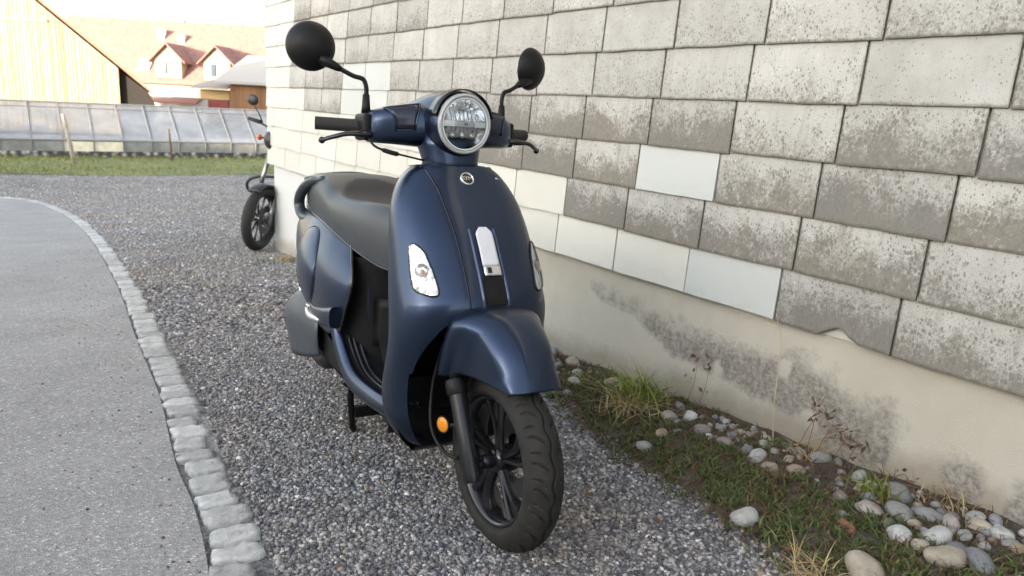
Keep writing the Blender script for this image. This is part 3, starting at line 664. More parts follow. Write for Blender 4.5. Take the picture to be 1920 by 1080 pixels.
MB().hexa([sp(-24.4, YS - .4, .1), sp(-20.8, YS - .4, .1), sp(-20.8, YS + .58, .42), sp(-24.4, YS + .58, .42), sp(-24.4, YS - .4, .2), sp(-20.8, YS - .4, .2), sp(-20.8, YS + .58, .5), sp(-24.4, YS + .58, .5)]).build("lean_to_roof", plain("dark_tiles", (.22, .10, .08), .9), rs)
MB().hexa([sp(-21.2, YS - .3, 1.12), sp(-18.8, YS - .3, 1.12), sp(-18.8, YS + 2.2, 1.75), sp(-20.4, YS + 2.2, 1.75), sp(-21.2, YS - .3, 1.24), sp(-18.8, YS - .3, 1.24), sp(-18.8, YS + 2.2, 1.86), sp(-20.4, YS + 2.2, 1.86)]).build("porch_roof", plain("porch_roof", (.32, .27, .25), .8), rs)
MB().box(sp(-19.9, YS + .5, .78), (1.9, .12, .62)).build("fascia", plain("ochre_board", (.48, .33, .16), .8), rs)
MB().box(sp(-19.7, YS + .48, -.35), (1.35, .12, 1.6)).build("door", plain("red_door", (.20, .035, .035), .6), rs)

# unseen long building, added behind the camera to keep the low sun off the yard
lf = empty("shade_building", (-22, -13, gz(-22, -13))); tag(lf, "long pale building added out of view behind the camera to shade the yard", "building"); SLc = lf.location
MB().hexa([sp(-62, -17, -.5), sp(3, -17, -.5), sp(3, -10, -.5), sp(-62, -10, -.5), sp(-62, -17, 4.0), sp(3, -17, 4.0), sp(3, -10, 4.0), sp(-62, -10, 4.0)]).build("wall", plain("shade_building_wall", (.45, .42, .36), .9), lf)
MB().add([sp(-62.5, -17.8, 3.75), sp(3.5, -17.8, 3.75), sp(3.5, -9.2, 3.75), sp(-62.5, -9.2, 3.75), sp(-62.5, -13.5, 5.8), sp(3.5, -13.5, 5.8)], [(3, 2, 1, 0), (0, 1, 5, 4), (2, 3, 4, 5), (1, 2, 5), (3, 0, 4)]).build("roof", plain("shade_building_roof", (.17, .09, .065), .9), lf)
for k in range(9):
    MB().box(sp(-45 + k * 5.6, -9.97, 1.9), (1.1, .08, 1.2)).build("window", MPANE, lf)

# ------------------------------------------------------------------ motorcycle behind the corner
MBLK = plain("black_plastic", (.014, .014, .016), .45, vs=30); MRUB = plain("rubber", (.020, .019, .018), .8, bump=.3); MCHR = plain("chrome", (.30, .30, .29), .22, 1.0, var=.05); MALU = plain("aluminium", (.15, .15, .15), .4, .9)
MORG = plain("orange_lens", (.55, .11, .01), .3, var=.05)
mc = empty("motorcycle", (0, 0, 0)); tag(mc, "black motorcycle parked on its stand beyond the corner of the shingled house", "motorcycle")
fw = Vector((-.17, -.985, 0)).normalized(); lf_ = Vector((-fw.y, fw.x, 0)); up = Vector((0, 0, 1)); ln = rad(7)
l3 = (lf_ * math.cos(ln) - up * math.sin(ln)); u3 = (lf_ * math.sin(ln) + up * math.cos(ln))
mloc = Vector((-2.345, 6.80, gz(-2.345, 6.80)))
mc.matrix_world = Matrix(((fw.x, l3.x, u3.x, mloc.x), (fw.y, l3.y, u3.y, mloc.y), (fw.z, l3.z, u3.z, mloc.z), (0, 0, 0, 1)))
RY = Matrix.Rotation(rad(90), 4, 'X')
def wheel_set(root, cx, r, nspk=10):
    M = Matrix.Translation((cx, 0, r)) @ RY
    w = MB().lathe([(r - .045 + .045 * math.cos(a), .045 * math.sin(a)) for a in np.linspace(0, 2 * math.pi, 17)[:-1]], 48, M, close=True).build("wheel", MRUB, root, smooth=True)
    MB().lathe([(r - .075, -.03), (r - .062, -.034), (r - .06, 0), (r - .062, .034), (r - .075, .03), (r - .085, 0)], 48, M, close=True).build("rim", MCHR, w, smooth=True)
    mb = MB()
    for k in range(nspk):
        a = 2 * math.pi * k / nspk; c_, s_ = math.cos(a), math.sin(a); mb.tube([M @ Vector((.03 * c_, .03 * s_, .02)), M @ Vector(((r - .08) * c_, (r - .08) * s_, .006))], .010, 6)
    mb.lathe([(.0, -.045), (.035, -.045), (.04, 0), (.035, .045), (0, .045)], 20, M); mb.build("spokes", MALU, w, smooth=True)
    MB().lathe([(.07, -.052), (.13, -.052), (.13, -.047), (.07, -.047)], 32, M, close=True).build("brake_disc", MALU, w)
    return w
wheel_set(mc, 0, .295); wheel_set(mc, -1.3, .295)
for s_ in (-1, 1):
    MB().tube([(.03, s_ * .085, .26), (-.075, s_ * .085, .50)], .027, 12).build("fork_slider", MCHR, mc, smooth=True)
    MB().tube([(-.07, s_ * .085, .49), (-.29, s_ * .085, .99)], .019, 12).build("fork_tube", MCHR, mc, smooth=True)
    MB().tube([(-.32, s_ * .08, 1.06), (-.34, s_ * .24, 1.10), (-.38, s_ * .28, 1.11)], .011, 8).build("handlebar", MBLK, mc, smooth=True)
    MB().tube([(-.37, s_ * .27, 1.11), (-.42, s_ * .42, 1.12)], [.02, .018], 12).build("grip", MRUB, mc, smooth=True)
    MB().tube([(-.36, s_ * .25, 1.11), (-.36, s_ * .29, 1.18), (-.35, s_ * .34, 1.25)], .006, 6).ellipsoid((-.35, s_ * .36, 1.30), (.022, .055, .05)).build("mirror", MBLK, mc, smooth=True)
    MB().tube([(-.25, s_ * .07, .99), (-.24, s_ * .17, .99)], .009, 6).build("indicator_stalk", MBLK, mc, smooth=True)
    MB().ellipsoid((-.235, s_ * .20, .99), (.032, .024, .028)).build("indicator", MORG, mc, smooth=True)
    MB().tube(crom([(-.44, s_ * .10, .62), (-.38, s_ * .26, .60), (-.36, s_ * .35, .54), (-.38, s_ * .33, .45), (-.44, s_ * .14, .40)], 24), .014, 8).build("crash_bar", MBLK, mc, smooth=True)
MB().lathe([(0, .09), (.06, .085), (.09, .05), (.095, 0), (.07, -.07), (0, -.1)], 24, Matrix.Translation((-.15, 0, 1.0)) @ Matrix.Rotation(rad(90), 4, 'Y')).build("headlight", MBLK, mc, smooth=True)
mb = MB(); rows = [[(.315 * math.sin(a), y, .295 + .325 * math.cos(a) - .1 * y * y / .0036 * .12) for y in np.linspace(-.06, .06, 7)] for a in np.linspace(-.9, .55, 14)]
mb.grid(np.array(rows)).build("mudguard", MBLK, mc, smooth=True, solid=.006)
loft([((-.32, 0, .76), (0, .05, 0), (0, 0, .06), 2.2), ((-.42, 0, .82), (0, .13, 0), (0, 0, .10), 2.4), ((-.62, 0, .83), (0, .14, 0), (0, 0, .11), 2.4), ((-.82, 0, .77), (0, .08, 0), (0, 0, .06), 2.2)]).build("tank", MBLK, mc, smooth=True)
loft([((-.80, 0, .74), (0, .10, 0), (0, 0, .05), 2.6), ((-1.1, 0, .75), (0, .14, 0), (0, 0, .055), 2.6), ((-1.45, 0, .80), (0, .11, 0), (0, 0, .05), 2.6)]).build("saddle", MRUB, mc, smooth=True)
loft([((-.45, 0, .45), (0, .13, 0), (0, 0, .16), 3), ((-.62, 0, .44), (0, .16, 0), (0, 0, .18), 3), ((-.85, 0, .44), (0, .13, 0), (0, 0, .15), 3)]).build("engine", plain("engine_black", (.03, .03, .03), .5, .4), mc, smooth=True)
MB().tube([(-.55, .12, .25), (-.50, .26, .0)], .012, 8).build("side_stand", MBLK, mc)

# ------------------------------------------------------------------ planted verge between gravel and foundation
def vz(x, y):
    """height of the verge: the ground plus a low hump of soil against the wall"""
    w = DW - (x * NV[0] + y * NV[1]); e = float(np.interp(y, vy, vx)); t_ = np.clip((x - e) / .25, 0, 1)
    return gz(x, y) + .004 + .035 * float(t_ * t_ * (3 - 2 * t_)) + .008 * math.sin(x * 19) * math.cos(y * 23)
rows = []
for y in np.arange(.2, 4.4, .06):
    e = float(np.interp(y, vy, vx)) + .02 * math.sin(y * 17) + .02 * math.sin(y * 41); xw = (DW + .02 - y * NV[1]) / NV[0]
    rows.append([(e + (xw - e) * f, y, vz(e + (xw - e) * f, y) - (.02 if f == 0 else 0)) for f in np.linspace(0, 1, 18)])
t = NT("soil"); n1 = t.noise(40, 6, .75); c = t.ramp(n1, [(.3, (.035, .028, .02)), (.5, (.085, .068, .048)), (.68, (.15, .125, .09)), (.8, (.05, .06, .025))])
t.set(Base_Color=c, Roughness=1.0); t.bump(t.noise(90, 5, .75), .9, .012)
o = MB().grid(np.array(rows)).build("soil_verge", t.mat, smooth=True); tag(o, "narrow strip of dark soil along the foundation", "verge", kind="structure")

PB = [(0.194, 3.268, 0.035, 'b'), (0.279, 3.1, 0.0357, 't'), (0.207, 3.032, 0.0218, 'w'), (0.294, 2.999, 0.0303, 'g'), (0.268, 2.857, 0.0352, 'w'), (0.41, 2.79, 0.0387, 'o'), (0.563, 2.415, 0.0364, 'p'), (0.62, 2.531, 0.0209, 'g'), (0.63, 2.421, 0.0348, 'w'), (0.44, 2.194, 0.0317, 'g'), (0.506, 2.272, 0.0258, 'o'), (0.736, 2.406, 0.0129, 'p'), (0.758, 2.4, 0.011, 'p'), (0.764, 2.296, 0.0178, 't'), (0.791, 2.281, 0.016, 't'), (0.837, 2.279, 0.0125, 'w'), (0.825, 2.343, 0.0091, 'w'), (0.737, 2.2, 0.0154, 'g'), (0.739, 2.126, 0.0251, 'b'), (0.757, 2.092, 0.0314, 'w'), (0.807, 2.174, 0.0223, 'w'), (0.771, 2.016, 0.0258, 't'), (0.839, 1.994, 0.0258, 'o'), (0.62, 1.744, 0.0384, 'w'), (0.685, 2.187, 0.0238, 'p'), (0.934, 2.065, 0.0319, 'g'), (0.892, 2.125, 0.0221, 'g'), (0.89, 1.816, 0.0259, 'p'), (1.001, 1.954, 0.0277, 'g'), (1.058, 1.846, 0.0381, 'g'), (1.003, 1.733, 0.0423, 'g'), (0.935, 1.75, 0.033, 'p'), (0.965, 1.822, 0.0232, 'b'), (1.078, 1.737, 0.0368, 'g'), (0.953, 1.627, 0.0359, 'w'), (1.016, 1.677, 0.0193, 't'), (1.034, 1.614, 0.0349, 'w'), (0.975, 1.578, 0.0241, 't'), (1.0, 1.521, 0.0475, 't'), (1.043, 1.561, 0.0315, 'b'), (1.079, 1.52, 0.0398, 'b'), (1.104, 1.679, 0.0272, 'p'), (1.103, 1.623, 0.0222, 'g'), (1.187, 1.723, 0.0234, 'w'), (1.17, 1.683, 0.0261, 't'), (1.204, 1.645, 0.0336, 'w'), (1.198, 1.602, 0.0256, 'g'), (1.269, 1.661, 0.0171, 'w'), (0.815, 1.493, 0.0531, 't'), (1.125, 1.583, 0.0162, 'g'), (0.846, 1.668, 0.0215, 'r'), (0.685, 1.612, 0.015, 'r'), (0.655, 1.585, 0.0134, 'g'), (1.179, 1.658, 0.0168, 'g'), (1.2, 1.571, 0.0208, 'o')]
def pebble(x, y, r, k, flat, rng, z=None, big=False):
    bm = bmesh.new(); bmesh.ops.create_icosphere(bm, subdivisions=3 if big else 2, radius=1.0); sx, sy, sz = rng.uniform(.9, 1.25), rng.uniform(.72, .95), flat
    ph = rng.uniform(0, 6, 6)
    for v in bm.verts:
        p = v.co; k_ = 1 + .13 * math.sin(p.x * 2.1 + ph[0]) * math.cos(p.y * 1.9 + ph[1]) + .09 * math.sin(p.z * 3.3 + ph[2] + p.x * 2.7) + .05 * math.sin(p.x * 5.3 + ph[3]) * math.sin(p.y * 4.7 + ph[4]); v.co = Vector((p.x * sx * k_, p.y * sy * k_, p.z * sz * k_)) * r
    me = bpy.data.meshes.new("river_pebble"); bm.to_mesh(me); bm.free(); me.polygons.foreach_set("use_smooth", [True] * len(me.polygons)); me.materials.append(PEB[k])
    ob = bpy.data.objects.new("river_pebble", me); COL.objects.link(ob); ob.rotation_euler = (rng.normal(0, .2), rng.normal(0, .2), rng.uniform(0, 6.28))
    ob.location = (x, y, (vz(x, y) if z is None else z) + r * flat * .30); return ob
CN = {'w': "white", 'g': "grey", 't': "tan", 'b': "blue-grey", 'p': "pinkish", 'o': "orange-brown", 'r': "brick-red"}
rng = np.random.default_rng(21)
SPECIAL = {5: "orange-brown pebble lying alone behind the grass tuft, beside the front fender", 4: "white pebble beside the front fender, in front of the grey ones", 6: "pinkish pebble right behind the grass tuft against the wall", 8: "large pale pebble next to the pinkish one behind the grass tuft",
           23: "pale angular stone at the edge of the gravel and the ground cover", 30: "flat dark grey slab of stone, lower of two below the stained wall", 29: "rough grey stone at the foot of the stained foundation", 34: "round white pebble at the left of the bottom right pebble heap",
           38: "large round tan pebble at the bottom edge of the heap", 40: "large oval blue-grey pebble at the bottom right of the heap", 48: "big cream pebble cut by the bottom edge of the photo", 50: "brick-red fragment lying in the ground cover", 25: "flat pale stone leaning at the foot of the tall dry stalk", 9: "grey-tan stone half buried below the grass tuft", 0: "blue-grey stone behind the front fender against the wall"}
for i, (x, y, r, k) in enumerate(PB):
    fl = rng.uniform(.55, .8); ob = pebble(x, y, r * .92, k, fl, rng, big=True)
    if i in SPECIAL: tag(ob, SPECIAL[i], "pebble", "river stones along the foundation")
    else: tag(ob, "%s %s river pebble lying along the stained foundation" % ("large" if r > .03 else ("medium" if r > .02 else "small"), CN[k]), "pebble", "river stones along the foundation")
ks = list("wwgggttbbppo")
def free(x, y, r): return all((x - a) ** 2 + (y - b) ** 2 > (.75 * (r + c)) ** 2 for a, b, c in OCC)
OCC = [(a, b, c) for a, b, c, _ in PB]; n = 0
for _ in range(9000):
    y = rng.uniform(1.0, 3.4); xw = (DW - y * NV[1]) / NV[0]; e = float(np.interp(y, vy, vx)); heap = y < 1.78
    x = xw - .03 - abs(rng.normal(0, .11 if not heap else .16)); r = rng.uniform(.006, .017) if rng.random() < .8 else rng.uniform(.017, .028)
    if 1.8 < y < 2.05 and rng.random() < .5 or 2.45 < y < 2.8 and rng.random() < .8: continue
    if x < e + .02 or not free(x, y, r): continue
    k = ks[rng.integers(len(ks))]; OCC.append((x, y, r)); ob = pebble(x, y, r, k, rng.uniform(.55, .85), rng)
    tag(ob, "%s %s river pebble lying along the stained foundation" % ("medium" if r > .02 else "small", CN[k]), "pebble", "river stones along the foundation"); n += 1
    if n >= 210: break

# ground cover, grass, dry stalks
pts, pts2 = [], []
rng = np.random.default_rng(5)
def dens(x, y, e, xw):
    f = (x - e) / max(xw - e, .05); d = .0
    d += 1.0 * math.exp(-((f - .30) / .24) ** 2) * (1 if y < 2.25 else .55)
    d += .45 * math.exp(-((y - 2.75) / .25) ** 2)
    nz_ = math.sin(x * 31 + 1.7 * math.sin(y * 23)) * math.sin(y * 27 + 2 * math.sin(x * 19)) + .6 * math.sin(x * 63 + 2.1 * math.sin(y * 51)) * math.sin(y * 57 + x * 11); return d * max(0.03, .38 + .8 * nz_)
while len(pts) < 15000:
    y = rng.uniform(1.0, 3.3); xw = (DW - y * NV[1]) / NV[0]; e = float(np.interp(y, vy, vx)); x = rng.uniform(e - .06, xw)
    if rng.random() < dens(x, y, e, xw): pts.append((x, y))
o = blades(pts, .008, .034, .007, "ground_cover", MMOSS, 1.2, 2, rng=rng, zf=vz); tag(o, "low green moss and creeping weeds on the soil strip", "ground cover", kind="stuff")
pts = []
while len(pts) < 6500:
    y = rng.uniform(1.0, 3.3); xw = (DW - y * NV[1]) / NV[0]; e = float(np.interp(y, vy, vx)); x = rng.uniform(e - .03, xw)
    if rng.random() < .25 + dens(x, y, e, xw) * .4: pts.append((x, y))
o = blades(pts, .012, .05, .005, "plant_litter", MDEAD, 1.9, 3, rng=rng, zf=vz); tag(o, "dry dead stems and brown leaf litter among the weeds", "litter", kind="stuff")
V, F, T = [], [], []
for k in range(230):
    if k < 150:
        y = rng.uniform(1.1, 3.1); xw = (DW - y * NV[1]) / NV[0]; e = float(np.interp(y, vy, vx)); x = rng.uniform(e - .05, xw - .02); zf_ = vz
    else:
        y = rng.uniform(1.3, 5.0); x = float(np.interp(y, ky, kx)) + .2 + rng.random() * 1.0; zf_ = gz
    L_ = rng.uniform(.006, .016); a = rng.uniform(0, 6.28); ca, sa = math.cos(a), math.sin(a); z = zf_(x, y) + rng.uniform(.006, .018); b0 = len(V); tl_ = rng.normal(0, .4, 2)
    for px_, py_, pz_ in ((-1, 0, 0), (-.3, .42, .1), (.4, .36, .05), (1, 0, .2), (.4, -.36, .05), (-.3, -.42, .1)): V.append((x + L_ * (px_ * ca - py_ * sa), y + L_ * (px_ * sa + py_ * ca), z + L_ * (pz_ + px_ * tl_[0] * .5 + py_ * tl_[1] * .5)))
    F.append(tuple(range(b0, b0 + 6))); T += [rng.random()] * 6
o = MB().add(V, F).build("fallen_leaves", MDEAD, attrs={"tint": ('POINT', T)}); tag(o, "small withered brown leaves scattered over the soil strip and gravel", "leaves", kind="stuff")
def tuft(x, y, n, spread, h0, h1, w, name, mat, lean, label, cat, rng, tint=None):
    root = empty(name, (x, y, vz(x, y))); tag(root, label, cat)
    P_ = [(rng.normal(0, spread), rng.normal(0, spread)) for _ in range(n)]
    blades(P_, h0, h1, w, "leaves", mat, lean, 5, rng=rng, zf=lambda a, b: 0.0, parent=root, tint=tint); return root
tf = tuft(.47, 2.55, 330, .040, .07, .20, .006, "grass_tuft", MGRASS, 1.25, "large grass tuft with green and yellow blades against the foundation", "grass", rng)
blades([(rng.normal(-.03, .05), rng.normal(-.05, .04)) for _ in range(150)], .05, .15, .005, "dry_leaves", MSTRAW, 2.4, 5, rng=rng, zf=lambda a, b: 0.0, parent=tf)
tuft(.70, 1.50, 90, .03, .03, .09, .007, "straw_tuft", MSTRAW, 1.5, "small tuft of pale dry grass at the gravel edge near the bottom of the photo", "grass", rng)
tuft(.985, 1.84, 60, .025, .04, .10, .006, "grass_tuft", MGRASS, 1.3, "small green grass tuft right of the tall dry stalk below the stain", "grass", rng)
tuft(1.18, 1.80, 80, .05, .03, .11, .004, "straw_tuft", MSTRAW, 1.9, "thin dry straw lying against the foundation above the pebble heap", "grass", rng)
tuft(.93, 2.10, 70, .03, .03, .10, .004, "straw_tuft", MSTRAW, 1.6, "dry straw beside the flat pale stone under the stain", "grass", rng)
tuft(.30, 2.86, 70, .05, .02, .06, .006, "grass_tuft", MGRASS, 1.6, "low yellowish weeds between the white pebble and the tyre", "grass", rng)
tuft(.255, 3.02, 60, .05, .02, .06, .006, "grass_tuft", MGRASS, 1.4, "low green weeds around the pebbles behind the fender", "grass", rng)
tuft(-1.86, 6.12, 120, .07, .03, .14, .006, "straw_tuft", MSTRAW, 1.7, "dry brown grass at the foot of the white corner of the house", "grass", rng)
tuft(-2.05, 5.95, 110, .13, .015, .05, .008, "weed_patch", MMOSS, 1.6, "low green weeds in the gravel beside the white house corner", "plant", rng)
for x, y, n_, lab in ((.82, 2.16, 70, "bright green herb cushion among the small pebbles by the wall"), (.70, 1.66, 90, "green herb cushion beside the pale angular stone"), (.93, 1.70, 90, "green herb cushion left of the flat dark slab"), (1.12, 1.50, 60, "green sprig between the pebbles at the lower right corner")):
    P_ = [(rng.normal(0, .04), rng.normal(0, .03)) for _ in range(n_)]; root = empty("herb_cushion", (x, y, vz(x, y))); tag(root, lab, "plant"); blades(P_, .015, .05, .009, "leaves", MMOSS, 1.3, 3, rng=rng, zf=lambda a, b: 0.0, parent=root)
def stalk(pts, r, label, mat, leaves=0, name="dry_stalk"):
    root = empty(name, pts[0]); tag(root, label, "stalk"); p0 = np.array(pts[0]); C_ = crom([np.array(p) - p0 for p in pts], 24)
    MB().tube(C_, np.linspace(r, r * .5, 24), 6).build("stem", mat, root, smooth=True)
    if leaves:
        V, F, T = [], [], []
        for _ in range(leaves):
            i = rng.integers(9, 23); c = C_[i] + rng.normal(0, .012, 3); a = rng.normal(0, 1, 3); a /= np.linalg.norm(a); b = np.cross(a, rng.normal(0, 1, 3)); b /= np.linalg.norm(b); L_ = rng.uniform(.006, .014); b0 = len(V)
            V += [c - a * L_, c + b * L_ * .5, c + a * L_, c - b * L_ * .4]; F.append((b0, b0 + 1, b0 + 2, b0 + 3)); T += [rng.random()] * 4
        MB().add(V, F).build("leaves", MDEAD, root, attrs={"tint": ('POINT', T)})
    return root
def wpt(u, z, off): return WP(u, z, off)
MSTK = plain("dry_stem", (.40, .32, .20), .9); MSTD = plain("dark_stem", (.14, .085, .05), .9)
stalk([wpt(-1.36, .02, .06), wpt(-1.385, .16, .05), wpt(-1.40, .28, .03), wpt(-1.415, .36, .02), wpt(-1.45, .43, .012)], .0022, "tall pale dry stalk standing against the stained foundation", MSTK)
stalk([wpt(-1.30, .05, .05), wpt(-1.22, .11, .05), wpt(-1.14, .16, .05), wpt(-1.10, .19, .05)], .0016, "pale bent twig crossing the dark stain", MSTK)
for k, (u, u2, z2) in enumerate(((-1.28, -1.19, .20), (-1.22, -1.14, .17), (-1.16, -1.10, .14), (-1.12, -1.07, .13), (-1.24, -1.22, .24))):
    stalk([wpt(u, .03, .07), wpt((u + u2) / 2, .08 + .4 * z2, .06), wpt(u2, z2, .045)], .0013, "thin brown weed with withered dark leaves in front of the stain", MSTD, 16, "dead_weed")["group"] = "withered weeds before the stain"
for k, (u, u2, z2) in enumerate(((-1.74, -1.72, .22), (-1.69, -1.665, .235))):
    stalk([wpt(u, .03, .05), wpt((u + u2) / 2 + .01, .12, .045), wpt(u2, z2, .04)], .0012, "withered weed with a few dark leaves against the pale plinth, right of the grass tuft", MSTD, 9, "dead_weed")["group"] = "withered weeds on the pale plinth"
stalk([wpt(-.98, .03, .07), wpt(-.975, .09, .06), wpt(-.95, .115, .055), wpt(-.93, .10, .06)], .0016, "small hooked brown stalk right of the stain", MSTD, 4)

# ------------------------------------------------------------------ the scooter (x forward, y to its left, z up)
def m_paint():
    t = NT("navy_paint"); fl = t.ramp(t.voro(1500), [(.1, 1.25), (.5, .9)])
    c = t.mix(1.0, (.027, .042, .079), fl, 'MULTIPLY'); t.set(Base_Color=c, Metallic=.90, Roughness=t.math('ADD', t.math('MULTIPLY', t.noise(9, 4, .6), .07), .30))
    t.put(t.bsdf.inputs["Coat Weight"], .25); t.put(t.bsdf.inputs["Coat Roughness"], .07); return t.mat
MP = m_paint()
MGLOSSB = plain("gloss_black", (.010, .010, .012), .18, vs=30); MMATB = plain("matt_black", (.0042, .0042, .0048), .5, vs=40, bump=.12, bs=700, Specular_IOR_Level=.25)
MSEAT = plain("seat_vinyl", (.016, .018, .021), .42, vs=30, bump=.22, bs=1500); MSEAT2 = plain("seat_grip_vinyl", (.022, .021, .021), .72, vs=30, bump=.6, bs=900)
def m_tyre():
    t = NT("tyre_rubber"); c = t.mix(t.ramp(t.noise(22, 5, .7), [(.35, 0), (.7, 1)]), (.011, .0105, .010), (.024, .022, .019))
    sp = t.math('MULTIPLY', t.ramp(t.voro(75), [(.05, .9), (.10, 0)]), t.ramp(t.noise(11, 2), [(.52, 0), (.58, 1)])); c = t.mix(sp, c, (.20, .19, .175))
    t.set(Base_Color=c, Roughness=.75); t.put(t.bsdf.inputs["Specular IOR Level"], .3); t.bump(t.noise(420, 3), .25, .002); return t.mat
MTYRE = m_tyre(); MFORK = plain("fork_black", (.014, .0145, .017), .34, .4, vs=60)
MSILV = plain("silver_trim", (.66, .66, .66), .22, .9, var=.04); MLENSW = plain("lamp_white", (.80, .80, .79), .25, var=.04); MGREYP = plain("shield_grey", (.052, .060, .072), .40, .35, vs=30)
MINS = plain("insert_light", (.58, .58, .62), .3, var=.03)
def m_clear(name, tint=(1, 1, 1), rough=.02):
    t = NT(name); gl = t.node("BsdfGlossy"); gl.inputs["Roughness"].default_value = rough; tr = t.node("BsdfTransparent"); tr.inputs[0].default_value = (*tint, 1)
    fr = t.node("LayerWeight"); fr.inputs[0].default_value = .28; mx = t.node("MixShader"); t.l.new(fr.outputs["Fresnel"], mx.inputs[0]); t.l.new(tr.outputs[0], mx.inputs[1]); t.l.new(gl.outputs[0], mx.inputs[2]); t.l.new(mx.outputs[0], t.out.inputs[0]); return t.mat
MCLEAR = m_clear("clear_lens", (.96, .97, .98))
hd, pt, le = rad(31.5), .067, rad(1.5)
f_ = Vector((math.sin(hd), -math.cos(hd), 0)); lft = Vector((math.cos(hd), math.sin(hd), 0)); U_ = Vector((0, 0, 1))
f2 = f_ * math.cos(pt) + U_ * math.sin(pt); u2 = -f_ * math.sin(pt) + U_ * math.cos(pt); l3 = lft * math.cos(le) - u2 * math.sin(le); u3 = lft * math.sin(le) + u2 * math.cos(le)
sc = empty("motor_scooter"); so = Vector((.0093, 1.6213, gz(.0093, 1.6213) + .006))
sc.matrix_world = Matrix(((f2.x, l3.x, u3.x, so.x), (f2.y, l3.y, u3.y, so.y), (f2.z, l3.z, u3.z, so.z), (0, 0, 0, 1)))
tag(sc, "dark navy blue motor scooter with round headlight parked on gravel beside the shingled wall", "motor scooter")

# --- front shield
ROWS = np.array([  # centre x, centre z, rim x, rim half width, rim z
    (-.280, .8865, -.345, 0.102, .880), (-.264, .880, -.339, 0.128, .860), (-.245, .852, -.322, 0.153, .828), (-.215, .810, -.302, 0.172, .787), (-.180, .765, -.286, 0.182, .740),
    (-.148, .720, -.271, 0.188, .692), (-.118, .668, -.256, 0.194, .638), (-.089, .615, -.240, 0.200, .578), (-.070, .565, -.226, 0.204, .518), (-.080, .50, -.223, 0.206, .458),
    (-.105, .43, -.238, 0.207, .402), (-.122, .35, -.260, 0.205, .336), (-.128, .28, -.263, 0.196, .270), (-.134, .22, -.250, 0.170, .216), (-.140, .19, -.232, 0.130, .186)])
NEXP = 2.5
def row_at(v):
    k = len(ROWS); i = min(max(int(v), 0), k - 2); f = v - i; p1, p2 = ROWS[i], ROWS[i + 1]; p0 = ROWS[i - 1] if i else 2 * p1 - p2; p3 = ROWS[i + 2] if i + 2 < k else 2 * p2 - p1
    return .5 * (2 * p1 + (p2 - p0) * f + (2 * p0 - 5 * p1 + 4 * p2 - p3) * f * f + (3 * p1 - p0 - 3 * p2 + p3) * f ** 3)
def apron_a(a, v):
    """a: -1..1 across (fraction of the half width), v: row"""
    xc, zc, xr, wr, zr = row_at(v); b = min(abs(a), 1.0); d = 1 - max(0.0, 1 - b ** NEXP) ** (1 / NEXP); return np.array((xc + (xr - xc) * d, a * wr, zc + (zr - zc) * d))
def apron_y(y, v): return apron_a(np.clip(y / row_at(v)[3], -1, 1), v)
def apron_n(y, v):
    e = .004; a = apron_y(y + e, v) - apron_y(y - e, v); b = apron_y(y, v + .05) - apron_y(y, v - .05); n_ = np.cross(a, b); n_ /= np.linalg.norm(n_); return n_ if n_[0] > 0 else -n_
def v_at_z(y, z):
    lo, hi = 0.0, len(ROWS) - 1.0
    for _ in range(40):
        m_ = (lo + hi) / 2
        if apron_y(y, m_)[2] > z: lo = m_
        else: hi = m_
    return lo
def patch(yz, off, n_=None):
    """points given as rows of (y, z) lifted off the shield's skin"""
    P = []
    for row in yz:
        r_ = []
        for k, (y, z) in enumerate(row):
            v = v_at_z(y, z); o_ = off if not callable(off) else off; r_.append(apron_y(y, v) + apron_n(y, v) * (off if not callable(off) else off(y, z)))
        P.append(r_)
    return np.array(P)
ARCH = [(0, .556), (.05, .553), (.1, .536), (.13, .510), (.155, .470), (.168, .430), (.1735, .395)]
def zarch(y): return float(np.interp(abs(y), [p[0] for p in ARCH], [p[1] for p in ARCH]))
AK = .865
phk = math.asin(AK ** (NEXP / 2)); phs = np.linspace(-phk, phk, 41); J = 46
def vend(a):
    if abs(a) >= AK - 1e-6: a = math.copysign(AK, a)
    lo, hi = 3.0, 13.0
    for _ in range(40):
        m_ = (lo + hi) / 2; p = apron_a(a, m_)
        if p[2] > zarch(p[1]): lo = m_
        else: hi = m_
    return lo
mb = MB(); P = []
cols = [math.copysign(abs(math.sin(p)) ** (2 / NEXP), p) for p in phs]
ends = [vend(a) for a in cols]
for j in range(J + 1): P.append([apron_a(a, e * j / J) for a, e in zip(cols, ends)])
mb.grid(np.array(P))
for sgn in (-1, 1):                                            # the flanks beside the wheel and the rolled rim
    vk = vend(AK); vs_ = [vk * j / J for j in range(J + 1)] + list(np.linspace(vk, len(ROWS) - 1.6, 30)[1:]); P = []
    aa = [sgn * abs(math.sin(p)) ** (2 / NEXP) for p in np.linspace(phk, math.pi / 2, 9)]
    for v in vs_:
        row = [apron_a(a, v) for a in aa]; r_ = row[-1]; c_ = row_at(v)
        row.append(r_ + np.array((-.010, sgn * -.001, -.001))); row.append(r_ + np.array((-.017, sgn * -.006, -.002))); row.append(r_ + np.array((-.018, sgn * -.016, -.003))); P.append(row)
    mb.grid(np.array(P))
shield = mb.build("front_shield", MP, sc, smooth=True, merge=.0006)
